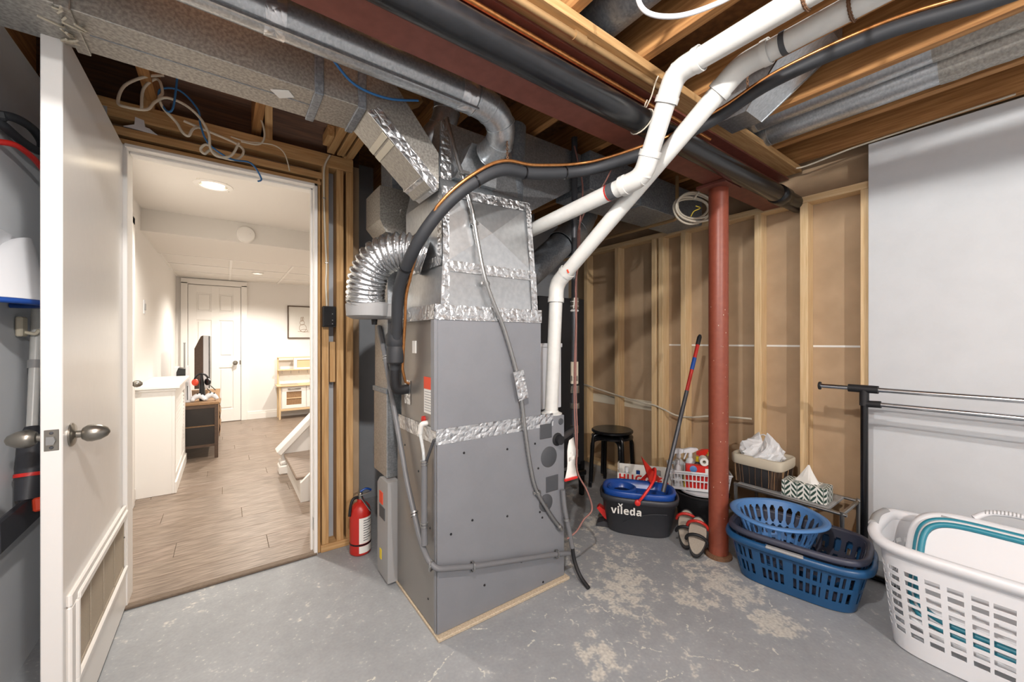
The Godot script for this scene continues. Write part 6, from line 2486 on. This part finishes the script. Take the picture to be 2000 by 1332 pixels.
	tube(st, curve([P(2.86, 0.76, 2.75), P(2.865, 0.72, 2.5), P(2.865, 0.69, 2.3), P(2.865, 0.66, 2.05), P(2.865, 0.655, 1.95), P(2.865, 0.63, 1.85), P(2.865, 0.60, 1.75), P(2.865, 0.605, 1.62), P(2.865, 0.64, 1.45), P(2.865, 0.66, 1.2)], 6), 0.007, 8)
	part("cable", st, M.cable, t)

func squircle(a: float, lx: float, lz: float, y: float, pw := 0.55) -> Vector3:
	return Vector3(signf(cos(a)) * pow(absf(cos(a)), pw) * lx, y, -signf(sin(a)) * pow(absf(sin(a)), pw) * lz)

# angles that divide a rounded outline into equal lengths
func even_angles(lx: float, lz: float, pw: float) -> PackedFloat32Array:
	var n := 2000
	var le := PackedFloat32Array([0.0])
	var last := squircle(0.0, lx, lz, 0.0, pw)
	for k in range(1, n + 1):
		var p := squircle(TAU * k / n, lx, lz, 0.0, pw)
		le.append(le[k - 1] + p.distance_to(last))
		last = p
	var out := PackedFloat32Array()
	var j := 0
	for i in 401:
		var want := le[n] * i / 400.0
		while j < n - 1 and le[j + 1] < want:
			j += 1
		var f := (want - le[j]) / maxf(le[j + 1] - le[j], 1e-9)
		out.append(TAU * (j + clampf(f, 0.0, 1.0)) / n)
	return out

func even(tab: PackedFloat32Array, u: float) -> float:
	var w := fposmod(u, 1.0) * 400.0
	var i := mini(int(w), 399)
	return lerpf(tab[i], tab[i + 1], w - i)

func rim_tube(st: SurfaceTool, lx: float, lz: float, y: float, r: float, pw := 0.55, squash := 1.0) -> void:
	var rings := []
	var n := 96
	for k in n + 1:
		var a := TAU * k / n
		var p := squircle(a, lx, lz, y, pw)
		var q := squircle(a + 0.02, lx, lz, y, pw)
		var d := (q - p).normalized()
		var side := d.cross(Vector3.UP)
		var rg := []
		for i in 10:
			var b := TAU * i / 10
			rg.append(p + side * cos(b) * r + Vector3.UP * sin(b) * r * squash)
		rings.append(rg)
	loft(st, rings, false, false)

func build_baskets() -> void:
	# deep blue basket on the floor
	var at := P(2.268, 0, 0.745)
	var turn := -1.40
	var t := local_thing("laundry_basket", "deep blue laundry basket on the floor, lowest of the nested three", "laundry basket", at, turn, "nested laundry baskets")
	var st := mb()
	var tab := even_angles(0.26, 0.17, 0.5)
	var wall := func(u: float, v: float) -> Vector3:
		return squircle(even(tab, u), 0.23 + 0.045 * v, 0.15 + 0.04 * v, 0.005 + 0.205 * v, 0.5)
	var slots := func(u: float, v: float) -> bool:
		var k := fmod(u * 60.0, 1.0)
		var g := fmod(u * 12.0 + 0.1, 1.0)
		return k > 0.38 and k < 0.9 and g > 0.16 and ((v > 0.22 and v < 0.47) or (v > 0.53 and v < 0.78))
	pierced(st, wall, 300, 20, slots, 0.0035)
	part("wall", st, M.deep_blue, t)
	st = mb()
	var fl := []
	for k in 60:
		fl.append(squircle(TAU * k / 60, 0.229, 0.149, 0.004, 0.5))
	var fl2 := []
	for p: Vector3 in fl:
		fl2.append(p + Vector3(0, 0.004, 0))
	loft(st, [fl, fl2])
	part("bottom", st, M.deep_blue, t)
	st = mb()
	rim_tube(st, 0.281, 0.196, 0.205, 0.014, 0.5, 1.3)
	var rm := part("rim", st, M.deep_blue, t)
	st = mb()
	bx(st, -0.09, 0.055, 0.213, 0.225, -0.213, -0.188, 0.004)
	part("grip_label", st, M.grey_plastic, rm, "pale grey grip on the near rim")
	# slate basket nested in it
	t = local_thing("laundry_basket", "slate grey laundry basket with oval slots nested in the deep blue one", "laundry basket", at + Vector3(0, 0.04, 0), turn - 0.02, "nested laundry baskets")
	st = mb()
	var wall2 := func(u: float, v: float) -> Vector3:
		return squircle(even(tab, u), 0.21 + 0.045 * v, 0.13 + 0.042 * v, 0.205 * v, 0.5)
	var slots2 := func(u: float, v: float) -> bool:
		var k := fmod(u * 30.0, 1.0) - 0.5
		for c: float in [0.3, 0.7]:
			var e := (v - c) / 0.16
			if pow(absf(k) / 0.28, 4.0) + pow(absf(e), 4.0) < 1.0:
				return true
		return false
	pierced(st, wall2, 300, 26, slots2, 0.0035)
	part("wall", st, M.slate, t)
	st = mb()
	rim_tube(st, 0.267, 0.184, 0.203, 0.0135, 0.5, 1.15)
	part("rim", st, M.slate, t)
	# light blue round basket on top
	t = local_thing("laundry_basket", "light blue round laundry basket resting inside the slate grey one", "laundry basket", P(2.25, 0.09, 0.82), turn, "nested laundry baskets")
	t.rotation = Vector3(0.0, -0.6, 0.0)
	st = mb()
	var tab3 := even_angles(0.14, 0.118, 0.9)
	var wall3 := func(u: float, v: float) -> Vector3:
		return squircle(even(tab3, u), 0.095 + 0.083 * v, 0.095 + 0.075 * v, 0.225 * v, 0.9)
	var slots3 := func(u: float, v: float) -> bool:
		var k := fmod(u * 26.0, 1.0) - 0.5
		for q: Array in [[0.16, 0.09], [0.42, 0.1], [0.74, 0.17]]:
			var e: float = (v - q[0]) / q[1]
			if pow(absf(k) / 0.33, 3.0) + pow(absf(e), 3.0) < 1.0:
				return true
		return false
	pierced(st, wall3, 312, 34, slots3, 0.003)
	part("wall", st, M.steel_blue, t)
	st = mb()
	fl = []
	fl2 = []
	for k in 48:
		fl.append(squircle(TAU * k / 48, 0.1, 0.095, 0.0, 0.9))
		fl2.append(squircle(TAU * k / 48, 0.1, 0.095, 0.004, 0.9))
	loft(st, [fl, fl2])
	part("bottom", st, M.steel_blue, t)
	st = mb()
	var prof := []
	for q: Array in [[0.0, -0.012], [0.012, -0.012], [0.028, -0.006], [0.03, 0.0], [0.02, 0.006], [0.0, 0.004], [-0.004, -0.01]]:
		var rg := []
		for k in 72:
			rg.append(squircle(TAU * k / 72, 0.178 + q[0], 0.17 + q[0], 0.225 + q[1], 0.9))
		prof.append(rg)
	prof.append(prof[0])
	loft(st, prof, false, false)
	part("rim", st, M.steel_blue, t)
	# white hip basket
	var wt := -PI / 2
	at = P(2.275, 0, 0.1)
	t = local_thing("laundry_basket", "tall white laundry basket with rows of square holes, front right", "laundry basket", at, wt)
	st = mb()
	var tab4 := even_angles(0.305, 0.21, 0.42)
	var wall4 := func(u: float, v: float) -> Vector3:
		return squircle(even(tab4, u), 0.285 + 0.04 * v, 0.195 + 0.025 * v, 0.004 + 0.395 * v, 0.42)
	var slots4 := func(u: float, v: float) -> bool:
		var k := fmod(u * 34.0 + 0.02, 1.0)
		var r := (v - 0.14) / 0.66 * 8.0
		if r < 0.0 or r > 8.0:
			return false
		var f := fmod(r, 1.0)
		return k > 0.32 and f > 0.28 and f < 0.86
	pierced(st, wall4, 340, 84, slots4, 0.0035)
	part("wall", st, M.white_plastic, t)
	st = mb()
	fl = []
	fl2 = []
	for k in 60:
		fl.append(squircle(TAU * k / 60, 0.283, 0.193, 0.003, 0.42))
		fl2.append(squircle(TAU * k / 60, 0.283, 0.193, 0.007, 0.42))
	loft(st, [fl, fl2])
	part("bottom", st, M.white_plastic, t)
	st = mb()
	prof = []
	for q: Array in [[0.0, -0.03], [0.012, -0.03], [0.026, -0.016], [0.032, 0.0], [0.026, 0.012], [0.01, 0.016], [-0.002, 0.008], [-0.006, -0.02]]:
		var rg := []
		for k in 96:
			var a := TAU * k / 96
			var lift := 0.02 * pow(absf(cos(a)), 6.0)
			rg.append(squircle(a, 0.325 + q[0], 0.22 + q[0], 0.4 + q[1] + lift, 0.42))
		prof.append(rg)
	prof.append(prof[0])
	loft(st, prof, false, false)
	rm = part("rim", st, M.white_plastic, t)
	for s: float in [-1.0, 1.0]:
		st = mb()
		tube(st, curve([Vector3(s * 0.342, 0.425, -0.1), Vector3(s * 0.35, 0.428, 0), Vector3(s * 0.342, 0.425, 0.1)], 6), 0.017, 12)
		part("soft_grip", st, M.grey_plastic, rm, "grey grip on the end handle")
	# collapsed basket inside: plane leaning back inside the white one
	t = thing("folding_basket", "collapsed white and teal folding basket standing inside the white basket", "folding basket", P(2.27, 0.02, 0.1))
	var sdir := Vector3(0.30, 0.43, 0).normalized()
	var nrm := Vector3(-sdir.y, sdir.x, 0)
	var vd := Vector3(0, 0, -1)
	var mid := P(2.285, 0.268, 0.08)
	var layers := [[0.275, 0.235, 0.0, "white_plastic", 0.016, "outer_rim"], [0.255, 0.212, 0.03, "teal", 0.011, "teal_fold"], [0.245, 0.2, 0.042, "white_plastic", 0.009, "pale_fold"], [0.238, 0.188, 0.052, "teal", 0.011, "teal_fold"]]
	for q: Array in layers:
		var ring := []
		for k in 72:
			var a := TAU * k / 72
			var p := squircle(a, q[0], q[1], 0.0, 0.4)
			ring.append(mid + vd * p.x + sdir * (-p.z) + nrm * q[2])
		st = mb()
		tube(st, ring, q[4], 10, false, true)
		part(q[5], st, M[q[3]], t)
	st = mb()
	var tray := []
	for q: Array in [[0.285, 0.246, -0.012], [0.288, 0.249, 0.008], [0.262, 0.222, 0.018], [0.255, 0.214, 0.006], [0.262, 0.222, -0.006]]:
		var rg := []
		for k in 72:
			var p := squircle(TAU * k / 72, q[0], q[1], 0.0, 0.4)
			rg.append(mid + vd * p.x + sdir * (-p.z) + nrm * q[2])
		tray.append(rg)
	tray.append(tray[0])
	loft(st, tray, false, false)
	part("tray", st, M.white_plastic, t)
	st = mb()
	var pa := []
	var pb := []
	for k in 60:
		var p := squircle(TAU * k / 60, 0.228, 0.178, 0.0, 0.4)
		pa.append(mid + vd * p.x + sdir * (-p.z) + nrm * 0.034)
		pb.append(mid + vd * p.x + sdir * (-p.z) + nrm * 0.05)
	loft(st, [pa, pb], true, true)
	part("base_panel", st, M.white_plastic, t)
	st = mb()
	for q: Array in [[-0.17, 0.09], [-0.12, 0.07], [-0.07, 0.09], [0.13, 0.09], [0.18, 0.07]]:
		var c: Vector3 = mid + vd * (-q[0]) + sdir * 0.222 + nrm * 0.013
		box(st, c, Vector3(0.008, 0.006, q[1] * 0.6), 0.001, Basis(sdir, nrm, sdir.cross(nrm)))
	part("slot_marks", st, M.grey_plastic, t).set_meta("kind", "stuff")
	st = mb()
	var hc: Vector3 = mid + sdir * 0.25 + nrm * 0.002
	tube(st, curve([hc + vd * 0.11, hc + vd * 0.07 + sdir * 0.035, hc + sdir * 0.048, hc - vd * 0.07 + sdir * 0.035, hc - vd * 0.11], 6), 0.011, 10)
	var hn := part("handle", st, M.white_plastic, t)
	for k in 18:
		st = mb()
		var f := (k - 8.5) / 9.0
		var c: Vector3 = hc - vd * f * 0.085 + sdir * (0.048 - 0.018 * f * f) + nrm * 0.011
		box(st, c, Vector3(0.016, 0.004, 0.0028), 0.0008, Basis(sdir, nrm, sdir.cross(nrm)))
		part("grip_rib", st, M.grey_plastic, hn)

func build_left_wall_things() -> void:
	# black and red hand tools on hooks
	var t := thing("black_handle_tool", "black looped plastic handle hanging high on the grey wall", "handle", P(-0.6, 1.9, 2.1))
	var st := mb()
	tube(st, curve([P(-0.595, 1.895, 1.975), P(-0.565, 1.915, 2.0), P(-0.55, 1.93, 2.1), P(-0.55, 1.92, 2.2), P(-0.56, 1.89, 2.22), P(-0.57, 1.875, 2.1), P(-0.58, 1.88, 2.0)], 6, true), 0.014, 10, false, true)
	part("loop", st, M.rubber, t)
	st = mb()
	bar(st, P(-0.598, 1.9, 1.975), P(-0.57, 1.905, 1.985), 0.03, 0.03, 0.006)
	part("mount", st, M.rubber, t)
	t = thing("red_handle_tool", "thin red plastic handle on the wall below the black loop", "handle", P(-0.6, 1.82, 2.1))
	st = mb()
	tube(st, curve([P(-0.598, 1.825, 2.0), P(-0.565, 1.835, 2.03), P(-0.55, 1.83, 2.12), P(-0.55, 1.82, 2.22)], 6), 0.0095, 10)
	part("handle", st, M.red_bright, t)
	# dustpan
	t = thing("dustpan", "white dustpan with a blue lip hanging on the grey wall", "dustpan", P(-0.6, 1.3, 1.9))
	st = mb()
	var rings := []
	for j in 9:
		var f := j / 8.0
		var y := 1.53 - 0.215 * f
		var half := 0.05 + 0.10 * pow(f, 0.45)
		var out := 0.035 + 0.085 * f
		var rg := []
		for k in 17:
			var a := PI * k / 16.0
			rg.append(P(-0.597 + sin(a) * out, y + 0.02 * sin(a) * (1.0 - f), 1.95 - cos(a) * half + 0.2 * (1.0 - f)))
		rings.append(rg)
	loft(st, rings, false, false, false)
	var back := []
	for rg: Array in rings:
		var r2 := []
		for p: Vector3 in rg:
			r2.append(p + (P(-0.6, p.y, 1.9) - p).normalized() * 0.003)
		back.append(r2)
	back.reverse()
	loft(st, back, false, false, false)
	bx(st, -0.599, -0.594, 1.32, 1.55, 1.9, 2.15, 0.002)
	part("scoop", st, M.white_plastic, t)
	st = mb()
	var lip := []
	for k in 17:
		var a := PI * k / 16.0
		lip.append(P(-0.597 + sin(a) * 0.122, 1.306, 1.95 - cos(a) * 0.152))
	tube(st, lip, 0.009, 8)
	part("rubber_lip", st, M.blue, t, "blue rubber lip")
	# flat mop hanging head down
	t = thing("flat_mop", "white pole flat mop with dark grey head hanging behind the door", "mop", P(-0.56, 0.5, 2.1))
	st = mb()
	tube(st, [P(-0.565, 1.3, 2.215), P(-0.555, 0.86, 2.13)], 0.0145, 14)
	part("pole", st, M.pvc, t)
	st = mb()
	band(st, P(-0.5622, 1.10, 2.177), P(0.01, -0.44, -0.085), 0.0145, 0.03, 0.003)
	part("pole_joint", st, M.grey_plastic, t)
	st = mb()
	tube(st, [P(-0.556, 0.88, 2.134), P(-0.552, 0.84, 2.122), P(-0.55, 0.74, 2.10), P(-0.55, 0.64, 2.075)], [0.018, 0.034, 0.036, 0.03], 16)
	part("neck", st, M.charcoal, t)
	st = mb()
	band(st, P(-0.55, 0.72, 2.094), P(0, 0.1, 0.025), 0.035, 0.012, 0.003)
	part("red_ring", st, M.red_bright, t)
	st = mb()
	bar(st, P(-0.525, 0.645, 2.06), P(-0.52, 0.60, 2.05), 0.024, 0.02, 0.005)
	part("hinge", st, M.orange, t)
	st = mb()
	bar(st, P(-0.56, 0.585, 1.87), P(-0.545, 0.605, 2.26), 0.018, 0.105, 0.006)
	part("head_plate", st, M.charcoal, t)
	st = mb()
	bx(st, -0.597, -0.58, 1.20, 1.27, 2.14, 2.19, 0.004)
	tube(st, curve([P(-0.58, 1.215, 2.165), P(-0.555, 1.21, 2.16), P(-0.545, 1.225, 2.155)], 4), 0.006, 8)
	part("wall_hook", st, M.cream, t)
